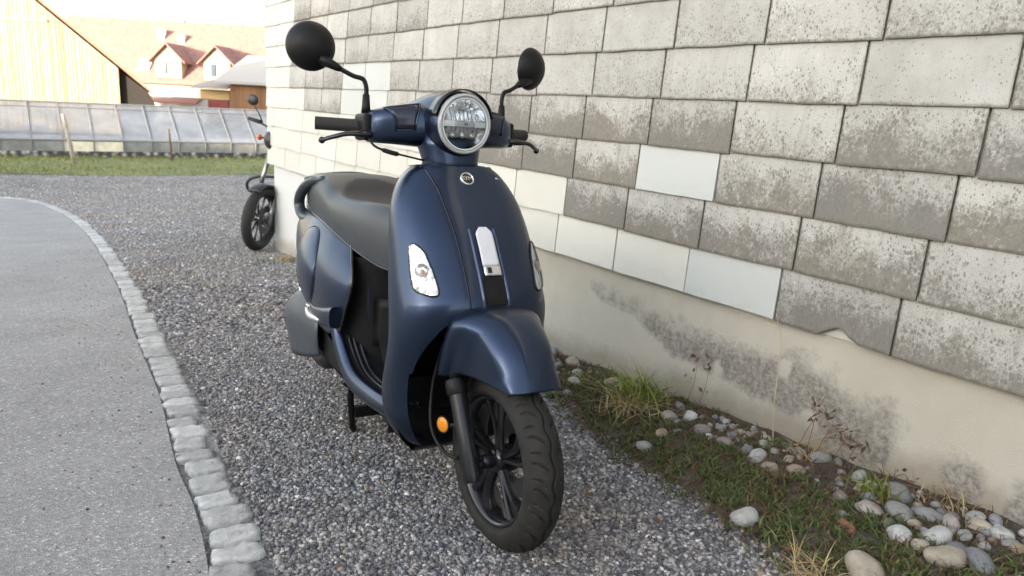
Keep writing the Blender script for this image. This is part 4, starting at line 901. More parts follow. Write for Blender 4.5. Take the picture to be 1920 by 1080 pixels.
# rolled edge along the arch and up the top
arch_pts = [apron_a(a, e) for a, e in zip(cols, ends)]
vk = vend(AK); lowl = [apron_a(-AK, v) for v in np.linspace(len(ROWS) - 2.2, vk, 24)][:-1]; lowr = [apron_a(AK, v) for v in np.linspace(vk, len(ROWS) - 2.2, 24)][1:]
edge = lowl + arch_pts + lowr
mb = MB(); rows = [[p + np.array((-d, 0, 0)) for p in edge] for d in (0, .004, .02)]; rows[0] = [p + np.array((.0005, 0, 0)) for p in edge]
mb.grid(np.array(rows)); mb.build("arch_lip", MP, sc, smooth=True)
mb = MB(); tp = [apron_a(a, 0) for a in [math.copysign(abs(math.sin(p)) ** (2 / NEXP), p) for p in np.linspace(-math.pi / 2, math.pi / 2, 31)]]
mb.grid(np.array([tp, [p + np.array((-.008, 0, .0015)) for p in tp], [p + np.array((-.03, 0, .0)) for p in tp], [np.array((-.36, p[1] * .8, .878)) for p in tp]])); mb.build("top_cap", MP, sc, smooth=True)
# raised centre panel with its seam
def cw(z): return float(np.interp(z, [.553, .60, .66, .72, .778, .827, .87, .885], [.065, .0662, .0666, .069, .0735, .079, .0928, .099]))
zs_ = np.linspace(.5625, .8805, 34); P = []
for z in zs_[::-1]:
    w = cw(z); P.append([(w * u, z) for u in np.linspace(-1, 1, 17)])
mb = MB(); G_ = patch(P, .0042); G0 = patch([[r[0], r[-1]] for r in P], -.001); full = np.concatenate([G0[:, :1], G_, G0[:, 1:]], axis=1); mb.grid(full); mb.build("centre_panel", MP, sc, smooth=True, auto=40)
mb = MB()
for sgn in (-1, 1):
    mb.tube([apron_y(sgn * (cw(z) + .0012), v_at_z(sgn * cw(z), z)) + apron_n(sgn * cw(z), v_at_z(sgn * cw(z), z)) * .0006 for z in zs_], .0013, 6)
mb.build("panel_seam", MGLOSSB, sc)
# spine: two ribs, a dark strip between, the light insert above
mb = MB()
for sgn in (-1, 1):
    P = []
    for z in np.linspace(.5635, .735, 22): P.append([(sgn * y, z) for y in (.0285, .0315, .0345, .0375)])
    G1 = patch(P, .0042); G2 = patch(P, .009); G_ = np.stack([G1[:, 0], G2[:, 1], G2[:, 2], G1[:, 3]], 1); mb.grid(G_)
mb.build("spine_rib", MP, sc, smooth=True)
P = [[(y, z) for y in np.linspace(-.027, .027, 7)] for z in np.linspace(.5635, .626, 10)]; MB().grid(patch(P, .0056)).build("spine_strip", MMATB, sc, smooth=True)
def ins_w(z): return .0220 * min(1.0, .45 + max(0, (.737 - z)) / .012 * .55)
P = [[(ins_w(z) * u, z) for u in np.linspace(-1, 1, 9)] for z in np.linspace(.652, .737, 18)]; MB().grid(patch(P, .0075)).build("insert_plate", MINS, sc, smooth=True, solid=.003, offset=1)
P = [[(.0223 * u, z) for u in np.linspace(-1, 1, 9)] for z in np.linspace(.629, .651, 5)]; ib = MB().grid(patch(P, .0085)).build("insert_badge", MSILV, sc, smooth=True, solid=.003, offset=1)
P = [[(y, z) for y in np.linspace(-.014, -.003, 4)] for z in np.linspace(.635, .6475, 4)]; MB().grid(patch(P, .0095)).build("badge_mark", MGLOSSB, ib, solid=.003, offset=1)
# round emblem with the maker's letters
v_e = v_at_z(0, .850); ce = apron_y(0, v_e); ne = apron_n(0, v_e); upv = np.array((-.3, 0, 1.0)); upv -= ne * (upv @ ne); upv /= np.linalg.norm(upv); rt = np.cross(upv, ne)
ME_ = Matrix(((rt[0], upv[0], ne[0], ce[0] + ne[0] * .004), (rt[1], upv[1], ne[1], ce[1] + ne[1] * .004), (rt[2], upv[2], ne[2], ce[2] + ne[2] * .004), (0, 0, 0, 1)))
em = MB().lathe([(0, .0035), (.0135, .0035), (.0145, .003), (.0155, -.002)], 40, ME_).build("emblem", MGLOSSB, sc, smooth=True)
MB().lathe([(.0140, .003), (.0148, .0062), (.0170, .0066), (.0186, .004), (.0190, -.003), (.014, -.003)], 40, ME_, close=True).build("ring", MSILV, em, smooth=True)
text_mb("SYM", .0165, .0012, ME_ @ Matrix.Translation((0, 0, .0042)) @ Matrix.Scale(1.0, 4)).build("lettering", MSILV, em)
mb = MB(); mb.box((0, 0, 0), (.027, .0026, .0022)); mb.box((0, .0075, 0), (.021, .0014, .0022)); mb.box((0, -.0075, 0), (.021, .0014, .0022)); mb.v = [tuple(ME_ @ (Vector(p) + Vector((0, 0, .003)))) for p in mb.v]
P = [[(y, z - .1 * (y - .075)) for y in np.linspace(.075, .101, 6)] for z in (.8560, .8595)]; sb = MB().grid(patch(P, .0012)).build("sticker", MLENSW, sc)
P = [[(y, z - .1 * (y - .075)) for y in np.linspace(.1015, .119, 4)] for z in (.8560, .8585)]; MB().grid(patch(P, .0012)).build("sticker_tail", plain("sticker_blue", (.05, .16, .32), .4), sb)
# indicators, let into the shield
t = NT("indicator_reflector"); t.set(Base_Color=(.93, .93, .93), Metallic=.55, Roughness=.16); t.bump(t.math('ADD', t.voro(95, 'F1', t.co((1, 1, .45))), t.math('MULTIPLY', t.noise(120, 2), .4)), .9, .006); MINDI = t.mat
LZ = [.5876, .590, .594, .600, .610, .647, .681, .693, .698, .7005]; LA_ = [.1405, .1355, .1325, .1313, .1315, .1364, .1436, .150, .1555, .1590]; LB_ = [.1500, .1600, .1705, .1755, .1775, .1757, .1725, .1705, .1680, .1640]
def lamp_outline(z): return float(np.interp(z, LZ, LA_)), float(np.interp(z, LZ, LB_))
for sgn in (-1, 1):
    zz = np.r_[np.linspace(.5876, .612, 12), np.linspace(.62, .68, 8), np.linspace(.685, .7005, 8)]; P = []; bez = []
    for z in zz:
        a, b = lamp_outline(z); P.append([(sgn * (a + (b - a) * u), z) for u in np.linspace(0, 1, 13)]); bez.append((a, b))
    def dome(y, z):
        a, b = lamp_outline(z); u = (abs(y) - a) / (b - a) * 2 - 1; w_ = (z - .644) / .0572; return .0035 + .007 * max(0, 1 - u * u) ** .5 * max(0, 1 - w_ * w_) ** .5
    il = MB().grid(patch(P, .0022)).build("indicator_lamp", MINDI, sc, smooth=True)
    ring = [(lamp_outline(z)[0], z) for z in zz] +  [(lamp_outline(z)[1], z) for z in zz[::-1]]
    ring.append(ring[0]); MB().tube([apron_y(sgn * y, v_at_z(sgn * y, z)) + apron_n(sgn * y, v_at_z(sgn * y, z)) * .0015 for y, z in ring],   .0022, 8).build("surround", MGLOSSB, il, smooth=True)
    cb = apron_y(sgn * .156, v_at_z(sgn * .156, .642)) + apron_n(sgn * .156, v_at_z(sgn * .156, .642)) * .0015
    nn = Vector(apron_n(sgn * .156, v_at_z(sgn * .156, .642))); Q = nn.to_track_quat('Z', 'Y').to_matrix().to_4x4()
    MB().lathe([(0, .0005), (.006, .001), (.013, .003), (.0165, .0055)], 24, Matrix.Translation(cb) @ Q).build("reflector", MSILV, il, smooth=True)
    MB().ellipsoid(Vector(cb) + nn * .004 + Vector((0, 0, -.004)), (.0046, .0046, .0085), nu=14, nv=8).build("bulb", plain("amber_bulb", (.62, .36, .22), .2), il, smooth=True)
    MB().grid(patch(P, dome)).build("clear_cover", MCLEAR, il, smooth=True)
# inner side of the shield, wheel-well liner, belly
P = []
for v in np.linspace(.6, 11.5, 26):
    xc, zc, xr, wr, zr = row_at(v); P.append([(xr - .012 - .095 * (1 - abs(u) ** 3.2), u * (wr - .006 if abs(u) > .99 else wr - .003), zr - .004) for u in np.sin(np.linspace(-1, 1, 25) * math.pi / 2)])
MB().grid(np.array(P)).build("inner_panel", MMATB, sc, smooth=True)
P = []
for k, a in enumerate(np.linspace(rad(-27), rad(-94), 14)):    # from above the tyre backwards and down
    R_ = .315 + .02 * math.cos(a); wd = .120 + .045 * min(1, (rad(-27) - a) / .35); P.append([(R_ * math.sin(a) * 1.0 - .02 + .01 * abs(u) ** 3, u * wd, .215 + R_ * math.cos(a)) for u in np.linspace(-1, 1, 11)])
MB().grid(np.array(P)).build("wheel_well", MMATB, sc, smooth=True, solid=.006)
for nm in ("shield_filler",):
    mb = MB(); P = [[(x, y, z) for y in np.linspace(-1, 1, 9) * w] for x, z, w in ((-.24, .36, .165), (-.255, .30, .165), (-.25, .24, .155), (-.235, .18, .125), (-.28, .150, .115), (-.36, .19, .13), (-.55, .19, .13), (-.8, .19, .13))]
    mb.grid(np.array(P)).build("belly_pan", MMATB, sc, smooth=True)

# --- front wheel
WC = Vector((0, -.005, .215)); WM = Matrix.Translation(WC) @ Matrix.Rotation(rad(90), 4, 'X')   # local z -> -y (towards its right)
prof_y = np.concatenate([np.linspace(-.047, .047, 61)])
def tyre_r(y):
    q = abs(y) / .047; return .215 - .048 * (1 - (1 - q ** 2.15) ** (1 / 1.55)) if q < 1 else .167
NTH = 640; rows = []
ths = np.linspace(0, 2 * math.pi, NTH, endpoint=False); pitch_ = 2 * math.pi / 22
def groove(th, y):
    g = 0.0; ph = th / pitch_
    yc = .0035 * math.sin(2 * math.pi * ph); d = abs(y - yc - .002); g = max(g, max(0, 1 - (d / .0030) ** 2))
    s = abs(y)
    if .010 < s < .040:                                    # swept side grooves
        f = (s - .010) / .030; cen = .30 * math.sin(f * 1.9) + .06 * f; h = (ph + (.5 if y > 0 else 0)) % 1.0
        dd = abs((h - (.25 + cen) + .5) % 1.0 - .5) * pitch_ * .21; wgt = min(1, f * 7, (1 - f) * 5); g = max(g, max(0, 1 - (dd / .0042) ** 2) * wgt)
        if f > .35:
            dd = abs((h - (.72 + .8 * cen) + .5) % 1.0 - .5) * pitch_ * .21; g = max(g, max(0, 1 - (dd / .0032) ** 2) * min(1, (f - .35) * 8, (1 - f) * 5))
    return g * .0080
mb = MB(); P = []
for th in ths:
    row = []
    for y in prof_y:
        r = tyre_r(y) - groove(th, y); row.append(tuple(WM @ Vector((r * math.cos(th), r * math.sin(th), y))))
    for y, r in ((.0465, .164), (.044, .158), (.040, .1545), (.034, .1525)): row.append(tuple(WM @ Vector((r * math.cos(th), r * math.sin(th), y))))
    for y, r in ((.0465, .164), (.044, .158), (.040, .1545), (.034, .1525)): row.insert(0, tuple(WM @ Vector((r * math.cos(th), r * math.sin(th), -y))))
    P.append(row)
P.append(P[0]); mb.grid(np.array(P)); whl = mb.build("front_wheel", MTYRE, sc, smooth=True, merge=.00002)
rimp = [(.1525, .034), (.1535, .036), (.151, .038), (.147, .0365), (.142, .031), (.136, .022), (.134, 0), (.136, -.022), (.142, -.031), (.147, -.0365), (.151, -.038), (.1535, -.036), (.1525, -.034), (.148, -.02), (.146, 0), (.148, .02)]
MB().lathe(rimp, 96, WM, close=True).build("rim", MGLOSSB, whl, smooth=True)
mb = MB()
for k in range(5):
    for dlt in (-.16, .16):
        a0 = 2 * math.pi * k / 5 + .35; pts = [WM @ Vector((r * math.cos(a0 + dlt * f + .25 * f2_), r * math.sin(a0 + dlt * f + .25 * f2_), z)) for r, f, f2_, z in ((.026, .9, 0, .012), (.06, .75, .05, .014), (.1, .95, .2, .016), (.139, 1.35, .5, .014))]
        C_ = crom(pts, 14); mb.tube(C_, [.0105, .0095, .0085, .008, .008, .008, .008, .008, .0085, .009, .0095, .0105, .012, .013], 8, flat=1.5)
mb.lathe([(0, .032), (.024, .032), (.032, .024), (.034, 0), (.032, -.024), (0, -.024)], 32, WM); mb.build("spokes", MGLOSSB, whl, smooth=True, auto=50)
MB().lathe([(.052, -.036), (.098, -.036), (.098, -.032), (.052, -.032)], 48, WM, close=True).build("brake_disc", plain("disc_steel", (.30, .30, .30), .3, .95), whl)
MB().lathe([(0, .060), (.012, .060), (.016, .054), (.018, .034), (.014, .03)], 20, WM).build("axle_nut", MFORK, whl, smooth=True)
# fork
for sgn in (-1, 1):
    yy = sgn * .092 - .003; fk = MB().tube([(.018, yy, .178), (.012, yy, .192), (-.034, yy, .288), (-.072, yy, .367)], [.016, .0205, .0205, .0215], 20).build("fork_leg", MFORK, sc, smooth=True, auto=50)
    MB().lathe([(.0235, -.006), (.026, -.002), (.026, .022), (.0235, .030)], 20, Matrix.Translation((-.072, yy, .366)) @ Matrix.Rotation(rad(-25.5), 4, 'Y')).build("dust_cap", MMATB, fk, smooth=True)
    MB().tube([(-.072, yy, .37), (-.15, yy * .95, .54)], .0155, 16).build("stanchion", MFORK, fk, smooth=True)
    MB().tube([(.004, yy, .20), (.004, yy + sgn * -.03, .213)], .013, 12).build("axle_lug", MFORK, fk, smooth=True)
MB().tube([(.004, -.10, .213), (.004, .09, .213)], .009, 12).build("axle", MFORK, sc)
rfl = MB().lathe([(0, .004), (.014, .0035), (.0185, .001), (.019, -.004), (0, -.004)], 28, Matrix.Translation((-.092, -.121, .284)) @ Matrix.Rotation(rad(90), 4, 'X') @ Matrix.Rotation(rad(18), 4, 'Y')).build("side_reflector", plain("amber_reflector", (.60, .21, .008), .3, var=.06, vs=220), sc, smooth=True)
MB().lathe([(.0180, .001), (.0205, .0025), (.0215, -.001), (.0205, -.005), (.018, -.005)], 28, Matrix.Translation((-.092, -.121, .284)) @ Matrix.Rotation(rad(90), 4, 'X') @ Matrix.Rotation(rad(18), 4, 'Y'), close=True).build("surround", MMATB, rfl, smooth=True)
MB().tube([(-.092, -.118, .284), (-.05, -.095, .29)], .006, 8).build("bracket", MMATB, rfl)
MB().tube(crom([(-.13, -.11, .46), (-.145, -.125, .36), (-.125, -.135, .27), (-.075, -.125, .225), (-.028, -.112, .222)], 30), .0042, 8).build("brake_hose", MMATB, sc, smooth=True)
MB().hexa([(-.07, .05, .20), (-.005, .05, .24), (-.03, .05, .31), (-.09, .05, .27), (-.07, .095, .20), (-.005, .095, .24), (-.03, .095, .31), (-.09, .095, .27)]).build("brake_caliper", MMATB, sc, bevel=.006)

# --- front mudguard: long nose over the tyre, flared sides behind
FEN = [  # centre x, z ; half width ; lower edge x, z
    (-.112, .548, .100, -.150, .400), (-.098, .556, .112, -.140, .394), (-.07, .563, .115, -.118, .394), (-.035, .565, .107, -.092, .402), (-.005, .560, .094, -.066, .411), (.024, .550, .083, -.036, .413), (.056, .530, .079, .002, .4135),
    (.087, .503, .0755, .040, .4135), (.110, .471, .0720, .070, .4130), (.126, .441, .0680, .095, .4120), (.135, .412, .0635, .112, .4105)]
P = []
FC = crom(FEN, 44); TG = np.gradient(FC[:, :2], axis=0); TG /= np.linalg.norm(TG, axis=1)[:, None]
for kf, (cx, cz, w, ex_, ez) in enumerate(FC):
    row = []; nx, nz = -TG[kf, 1], TG[kf, 0]; dp = min(.040, .75 * math.hypot(cx - ex_, cz - ez))
    for u in np.linspace(-1, 1, 41):
        b = abs(u); q = min(1.0, b / .62)                     # first over the top, then down the side
        if b <= .62:
            y = w * .97 * math.sin(q * math.pi / 2); d = 1 - math.cos(q * math.pi / 2); x = cx - nx * dp * d; z = cz - nz * dp * d
        else:
            s = (b - .62) / .38; fr_ = min(1, max(0, (.10 - cx) / .12)); yt = w * (.97 + .045 * math.sin(s * math.pi) * fr_ + .03 * s); x0_, z0_ = cx - nx * dp, cz - nz * dp; x = x0_ + (ex_ - x0_) * s; z = z0_ + (ez - z0_) * s; y = yt
            y -= .011 * math.exp(-((cx + .035) / .022) ** 2) * math.sin(min(1, s * 1.4) * math.pi / 2)      # the crease in front of the fork cover
        row.append((x, math.copysign(y, u) - .004, z))
    P.append(row)
P = np.array(P)
for _ in range(5):
    Q_ = P.copy(); Q_[1:-1, 1:-1] = .5 * P[1:-1, 1:-1] + .125 * (P[:-2, 1:-1] + P[2:, 1:-1] + P[1:-1, :-2] + P[1:-1, 2:]); Q_[1:-1, [0, -1]] = .5 * P[1:-1, [0, -1]] + .25 * (P[:-2, [0, -1]] + P[2:, [0, -1]]); P = Q_
MB().grid(np.array(P)).build("front_fender", MP, sc, smooth=True, solid=.005, offset=1, sub=1)
# --- steering head neck, headlight housing
loft([((-.335, 0, .862), (.062, 0, 0), (0, .070, 0), 2.6), ((-.335, 0, .895), (.060, 0, 0), (0, .070, 0), 2.6), ((-.345, 0, .930), (.064, 0, 0), (0, .080, 0), 2.5), ((-.36, 0, .965), (.085, 0, 0), (0, .088, 0), 2.3)], 36).build("steering_neck", MP, sc, smooth=True)
LC = np.array((-.262, 0, .987)); LN = np.array((math.cos(rad(4)), 0, -math.sin(rad(4))))
st_ = []
for dx, ry, rz, dz, e in ((.000, .0735, .0745, 0, 2.0), (-.012, .0770, .0785, 0, 2.0), (-.045, .0815, .0835, .001, 2.0), (-.09, .085, .0835, .003, 2.1), (-.14, .087, .077, .005, 2.2), (-.20, .086, .066, .004, 2.4), (-.26, .074, .050, 0, 2.6), (-.30, .055, .036, -.006, 2.6)):
    st_.append((LC + np.array((dx, 0, dz)), (0, ry, 0), (0, 0, rz), e))
hb = loft(st_, 48); hb.f = [q for q in hb.f if q != tuple(reversed(range(48)))]; hb.m = hb.m[:len(hb.f)]; hb.build("headlight_housing", MP, sc, smooth=True)
LM = Matrix.Translation(LC) @ Matrix.Rotation(rad(90 + 3), 4, 'Y') @ Matrix.Diagonal((.945, .925, 1.0, 1.0))
lampm = MB().lathe([(.0690, .0065), (.0705, .0100), (.0740, .0105), (.0770, .0072), (.0785, .000), (.079, -.014), (.068, -.014)], 64, LM, close=True).build("headlight", plain("lamp_ring", (.34, .345, .35), .2, var=.05), sc, smooth=True)
t = NT("reflector"); t.set(Base_Color=(.90, .91, .92), Metallic=1.0, Roughness=t.math('ADD', t.math('MULTIPLY', t.noise(60, 3), .14), .13)); t.bump(t.noise(45, 3, .6, t.co((.2, 3.0, 1))), .35, .004); MREFL = t.mat
MB().lathe([(.0655, .005), (.0635, -.006), (.060, -.018), (.052, -.030), (.03, -.036), (0, -.038)], 56, LM).build("reflector_bowl", MREFL, lampm, smooth=True)
for nm_, sg in (("upper_reflector", -1), ("lower_reflector", 1)):                    # lamp axes: local x points down, y across, z forwards
    rows = []
    for k in range(13):
        h = .008 + .050 * k / 12; half = math.sqrt(max(0, .0625 ** 2 - h * h)); rows.append([tuple(LM @ Vector((sg * h, half * u, -.004 - (.50 if sg < 0 else .42) * (h - .008) + .0022 * math.cos(half * u / .0062 * math.pi) - .006 * abs(u) ** 2))) for u in np.linspace(-1, 1, 49)])
    MB().grid(np.array(rows)).build(nm_, MREFL, lampm, smooth=True)
MB().lathe([(.0630, .0035), (.0645, .0085), (.0675, .0088), (.0690, .004), (.066, .0)], 64, LM, close=True).build("light_ring", plain("led_ring", (.62, .63, .64), .25, var=.03), lampm, smooth=True)
def lmbox(c, s): mb = MB(); mb.box((0, 0, 0), s); mb.v = [tuple(LM @ (Vector(p) + Vector(c))) for p in mb.v]; return mb
lmbox((.000, 0, -.003), (.0155, .128, .010)).build("light_bar", plain("bar_grey", (.50, .51, .54), .35), lampm, bevel=.003)
for s_ in (-1, 1): lmbox((.000, s_ * .046, .003), (.015, .034, .004)).build("bar_cap", MLENSW, lampm, bevel=.0015)
text_mb("LED", .007, .0006, LM @ Matrix.Translation((-.0, .004, .0028)) @ Matrix(((0, -1, 0, 0), (1, 0, 0, 0), (0, 0, 1, 0), (0, 0, 0, 1)))).build("bar_mark", MGLOSSB, lampm)
mb = MB()
for s_, y in ((1, -.028), (1, 0.0), (1, .028)): mb.ellipsoid(LM @ Vector((.030, y, -.010)), (.0075, .0075, .0075), nu=14, nv=8)
mb.build("led_lens", MSILV, lampm, smooth=True)
lmbox((.024, 0, -.012), (.024, .070, .006)).build("lower_bezel", plain("lamp_dark", (.22, .22, .22), .2, .6), lampm, bevel=.004)
MB().lathe([(0, .0165), (.02, .0158), (.04, .0135), (.056, .0098), (.066, .0065)], 56, LM).build("glass", MCLEAR, lampm, smooth=True)
# black visor over the lamp
P = []
for dx in (.004, -.012, -.034):
    P.append([LC + np.array((dx, math.sin(a) * (.0785 + .1 * (.012 - dx)), math.cos(a) * (.0805 + .1 * (.012 - dx)))) for a in np.linspace(rad(-78), rad(78), 33)])
MB().grid(np.array(P)).build("lamp_visor", MGLOSSB, sc, smooth=True, solid=.003, offset=1)

# --- handlebar cover wings, controls
for sgn in (-1, 1):
    cover = loft([((-.385, sgn * .045, .982), (.075, 0, 0), (0, 0, .056), 2.6), ((-.385, sgn * .085, .982), (.070, 0, 0), (0, 0, .053), 3.0), ((-.390, sgn * .125, .980), (.062, 0, 0), (0, 0, .048), 3.4), ((-.397, sgn * .165, .977), (.054, 0, 0), (0, 0, .044), 3.6), ((-.405, sgn * .192, .974), (.046, 0, 0), (0, 0, .039), 3.2), ((-.408, sgn * .200, .973), (.036, 0, 0), (0, 0, .031), 3.0)], 36).build("handlebar_cover", MP, sc, smooth=True)
    # bevelled facet panel on the front of the wing
    WS = np.array([(.045, -.385, .982, .075, .056, 2.6), (.085, -.385, .982, .070, .053, 3.0), (.125, -.390, .980, .062, .048, 3.4), (.165, -.397, .977, .054, .044, 3.6), (.192, -.405, .974, .046, .039, 3.2)])
    def wing(y, q, off):
        cx, cz, ax, az, e = [float(np.interp(y, WS[:, 0], WS[:, k])) for k in range(1, 6)]; cq, sq = math.cos(q), math.sin(q)
        return np.array((cx + (ax + off) * np.sign(cq) * abs(cq) ** (2 / e), sgn * y, cz + (az + off) * np.sign(sq) * abs(sq) ** (2 / e)))
    PQ = [[wing(y0_ + (y1_ - y0_) * u, q, .003) for u in np.linspace(0, 1, 7)] for q, y0_, y1_ in zip(np.linspace(rad(-6), rad(62), 12), np.linspace(.105, .085, 12), np.linspace(.150, .172, 12))]
    MB().grid(np.array(PQ)).build("facet_panel", plain("facet_dark", (.016, .016, .030), .22, .3), cover, smooth=True, solid=.002)
    rg = [PQ[i][0] for i in range(12)] + PQ[11] + [PQ[11 - i][6] for i in range(12)] + PQ[0][::-1]; MB().tube(rg, .0022, 6).build("facet_frame", MP, cover, smooth=True)
    MB().box((-.415, sgn * .205, .972), (.075, .022, .066)).build("switch_block", MMATB, sc, bevel=.008)
    MB().tube([(-.440, sgn * .205, .974), (-.446, sgn * .220, .975), (-.478, sgn * .308, .977)], [.0195, .0165, .0165], 18).build("grip", MRUB, sc, smooth=True, auto=50)
    C_ = crom([(-.385, sgn * .195, .955), (-.375, sgn * .225, .953), (-.378, sgn * .262, .951), (-.398, sgn * .294, .941), (-.412, sgn * .311, .934)], 24)
    mb = MB().tube(C_, np.r_[np.linspace(.011, .0062, 10), np.linspace(.006, .0050, 14)], 12, flat=1.3); mb.ellipsoid(C_[-1], (.0085, .0085, .0085), nu=14, nv=8); mb.build("brake_lever", MGLOSSB, sc, smooth=True)
    # mirror: boot, bent stem, round back shell, glass
    base = np.array((-.420, sgn * .196, 1.006))
    hub = np.array((-.464, sgn * .322, 1.161 if sgn < 0 else 1.165))
    nrm = Vector((.86, sgn * -.0 + sgn * .42, -.08)).normalized() if sgn > 0 else Vector((.95, -.20, .02)).normalized()
    Q = nrm.to_track_quat('Z', 'Y').to_matrix().to_4x4(); HM = Matrix.Translation(hub) @ Q
    mi_ = MB().lathe([(0, .027), (.012, .0262), (.026, .0225), (.040, .0155), (.051, .006), (.0575, -.004), (.0600, -.012), (.0590, -.016), (0, -.016)], 48, HM).build("mirror", MMATB, sc, smooth=True, auto=60)
    MB().lathe([(0, -.0165), (.055, -.0165), (.0555, -.0185), (0, -.0185)], 40, HM).build("mirror_glass", plain("mirror_silver", (.8, .8, .8), .03, 1.0), mi_)
    tgt = hub + np.array((.012, sgn * -.030, -.034)); knee = base + np.array((.0, sgn * .002, .075)); mid = knee + (tgt - knee) * .60
    MB().tube([base, base + np.array((0, 0, .018)), base + np.array((0, 0, .046))], [.0125, .0105, .0085], 14).build("boot", MMATB, mi_, smooth=True)
    stem = crom([base + np.array((0, 0, .04)), base + np.array((0, 0, .062)), knee + (tgt - knee) * .06 + np.array((0, 0, .004)), knee + (tgt - knee) * .3, mid], 26)
    MB().tube(stem, .0058, 12).build("stem", MMATB, mi_, smooth=True)
    MB().tube([mid, mid + (tgt - mid) * .25, mid + (tgt - mid) * .6, tgt + (tgt - mid) * .25], [.0068, .0098, .0115, .016], 14).build("stem_sleeve", MMATB, mi_, smooth=True)
MB().tube(crom([(-.375, -.205, .945), (-.36, -.195, .925), (-.34, -.165, .912), (-.335, -.13, .905), (-.345, -.07, .895)], 30), [.003] * 12 + [.0058] * 8 + [.0025] * 10, 8).build("cable", MMATB, sc, smooth=True)

# --- floor, side sills
FLO = [(-.20, .300, .165), (-.30, .296, .182), (-.42, .294, .185), (-.52, .302, .186), (-.585, .330, .186), (-.64, .385, .188), (-.665, .43, .19)]
SIL = crom([(x, z, w) for x, z, w in FLO], 30); P = []
for x, z, w in SIL: P.append([(x, u * (w - .012), z - .012 + .012 * abs(u) ** 6) for u in np.linspace(-1, 1, 15)])
mb = MB(); mb.grid(np.array(P))
for sgn in (-1, 1):
    for off in (.020, .034, .050): mb.tube([(x, sgn * (w - off - .006), z - .0085) for x, z, w in SIL[2:26]], .0055, 8)
    mb.tube([(x, sgn * .085 * (1 - .3 * k / 20), z - .010) for k, (x, z, w) in enumerate(SIL[2:22])], .003, 6)
mb.build("floor_mat", plain("floor_rubber", (.013, .013, .016), .30, vs=40), sc, smooth=True)
for sgn in (-1, 1):
    P = []
    for x, z, w in SIL:
        d = float(np.interp(x, [-.66, -.5, -.3, -.2], [.075, .055, .048, .06])); P.append([(x, sgn * (w - .014), z - .004), (x, sgn * (w - .006), z + .004), (x, sgn * (w + .004), z + .001), (x - .004, sgn * (w + .014), z - .016), (x - .008, sgn * (w + .016), z - d * .6), (x - .010, sgn * (w + .006), z - d), (x - .01, sgn * (w - .03), z - d - .02), (x - .01, sgn * .10, z - d - .045)])
    MB().grid(np.array(P)).build("side_sill", MP, sc, smooth=True, sub=1)
for sgn in (-1, 1):
    P = []
    for x, zt, zb in ((-.22, .275, .20), (-.30, .285, .212), (-.40, .285, .230), (-.50, .285, .236), (-.60, .31, .242), (-.70, .345, .246), (-.80, .37, .252), (-.88, .39, .258), (-.92, .40, .30)):
        P.append([(x, sgn * (.180 if x > -.55 else .186), zt), (x, sgn * .183, (zt + zb) / 2), (x, sgn * .168, zb), (x, sgn * .120, zb - .035)])
    MB().grid(np.array(P)).build("lower_fairing", MMATB, sc, smooth=True, sub=1)
MB().hexa([(-1.02, -.165, .25), (-.80, -.165, .25), (-.80, .165, .25), (-1.02, .165, .25), (-1.05, -.15, .45), (-.72, -.15, .45), (-.72, .15, .45), (-1.05, .15, .45)]).build("engine_cover", MMATB, sc, bevel=.02)
P = []
for z in np.linspace(.285, .615, 14):
    P.append([(-.565 - .095 * abs(u) ** 2.2 + .03 * (z - .3), u * .172, z) for u in np.linspace(-1, 1, 17)])
MB().grid(np.array(P)).build("front_tunnel", MMATB, sc, smooth=True)
hatch = MB().grid(np.array([[(-.545 - .05 * abs(u) ** 2 + .03 * (z - .3), -.02 + u * .085, z) for u in np.linspace(-1, 1, 9)] for z in np.linspace(.36, .50, 6)])).build("service_hatch", MMATB, sc, smooth=True, solid=.006)
MB().grid(np.array([[(x, u * .10, z + .03 * (1 - u * u)) for u in np.linspace(-1, 1, 9)] for x, z in ((-.40, .288), (-.47, .296), (-.53, .325), (-.575, .40))])).build("floor_hump", MMATB, sc, smooth=True)

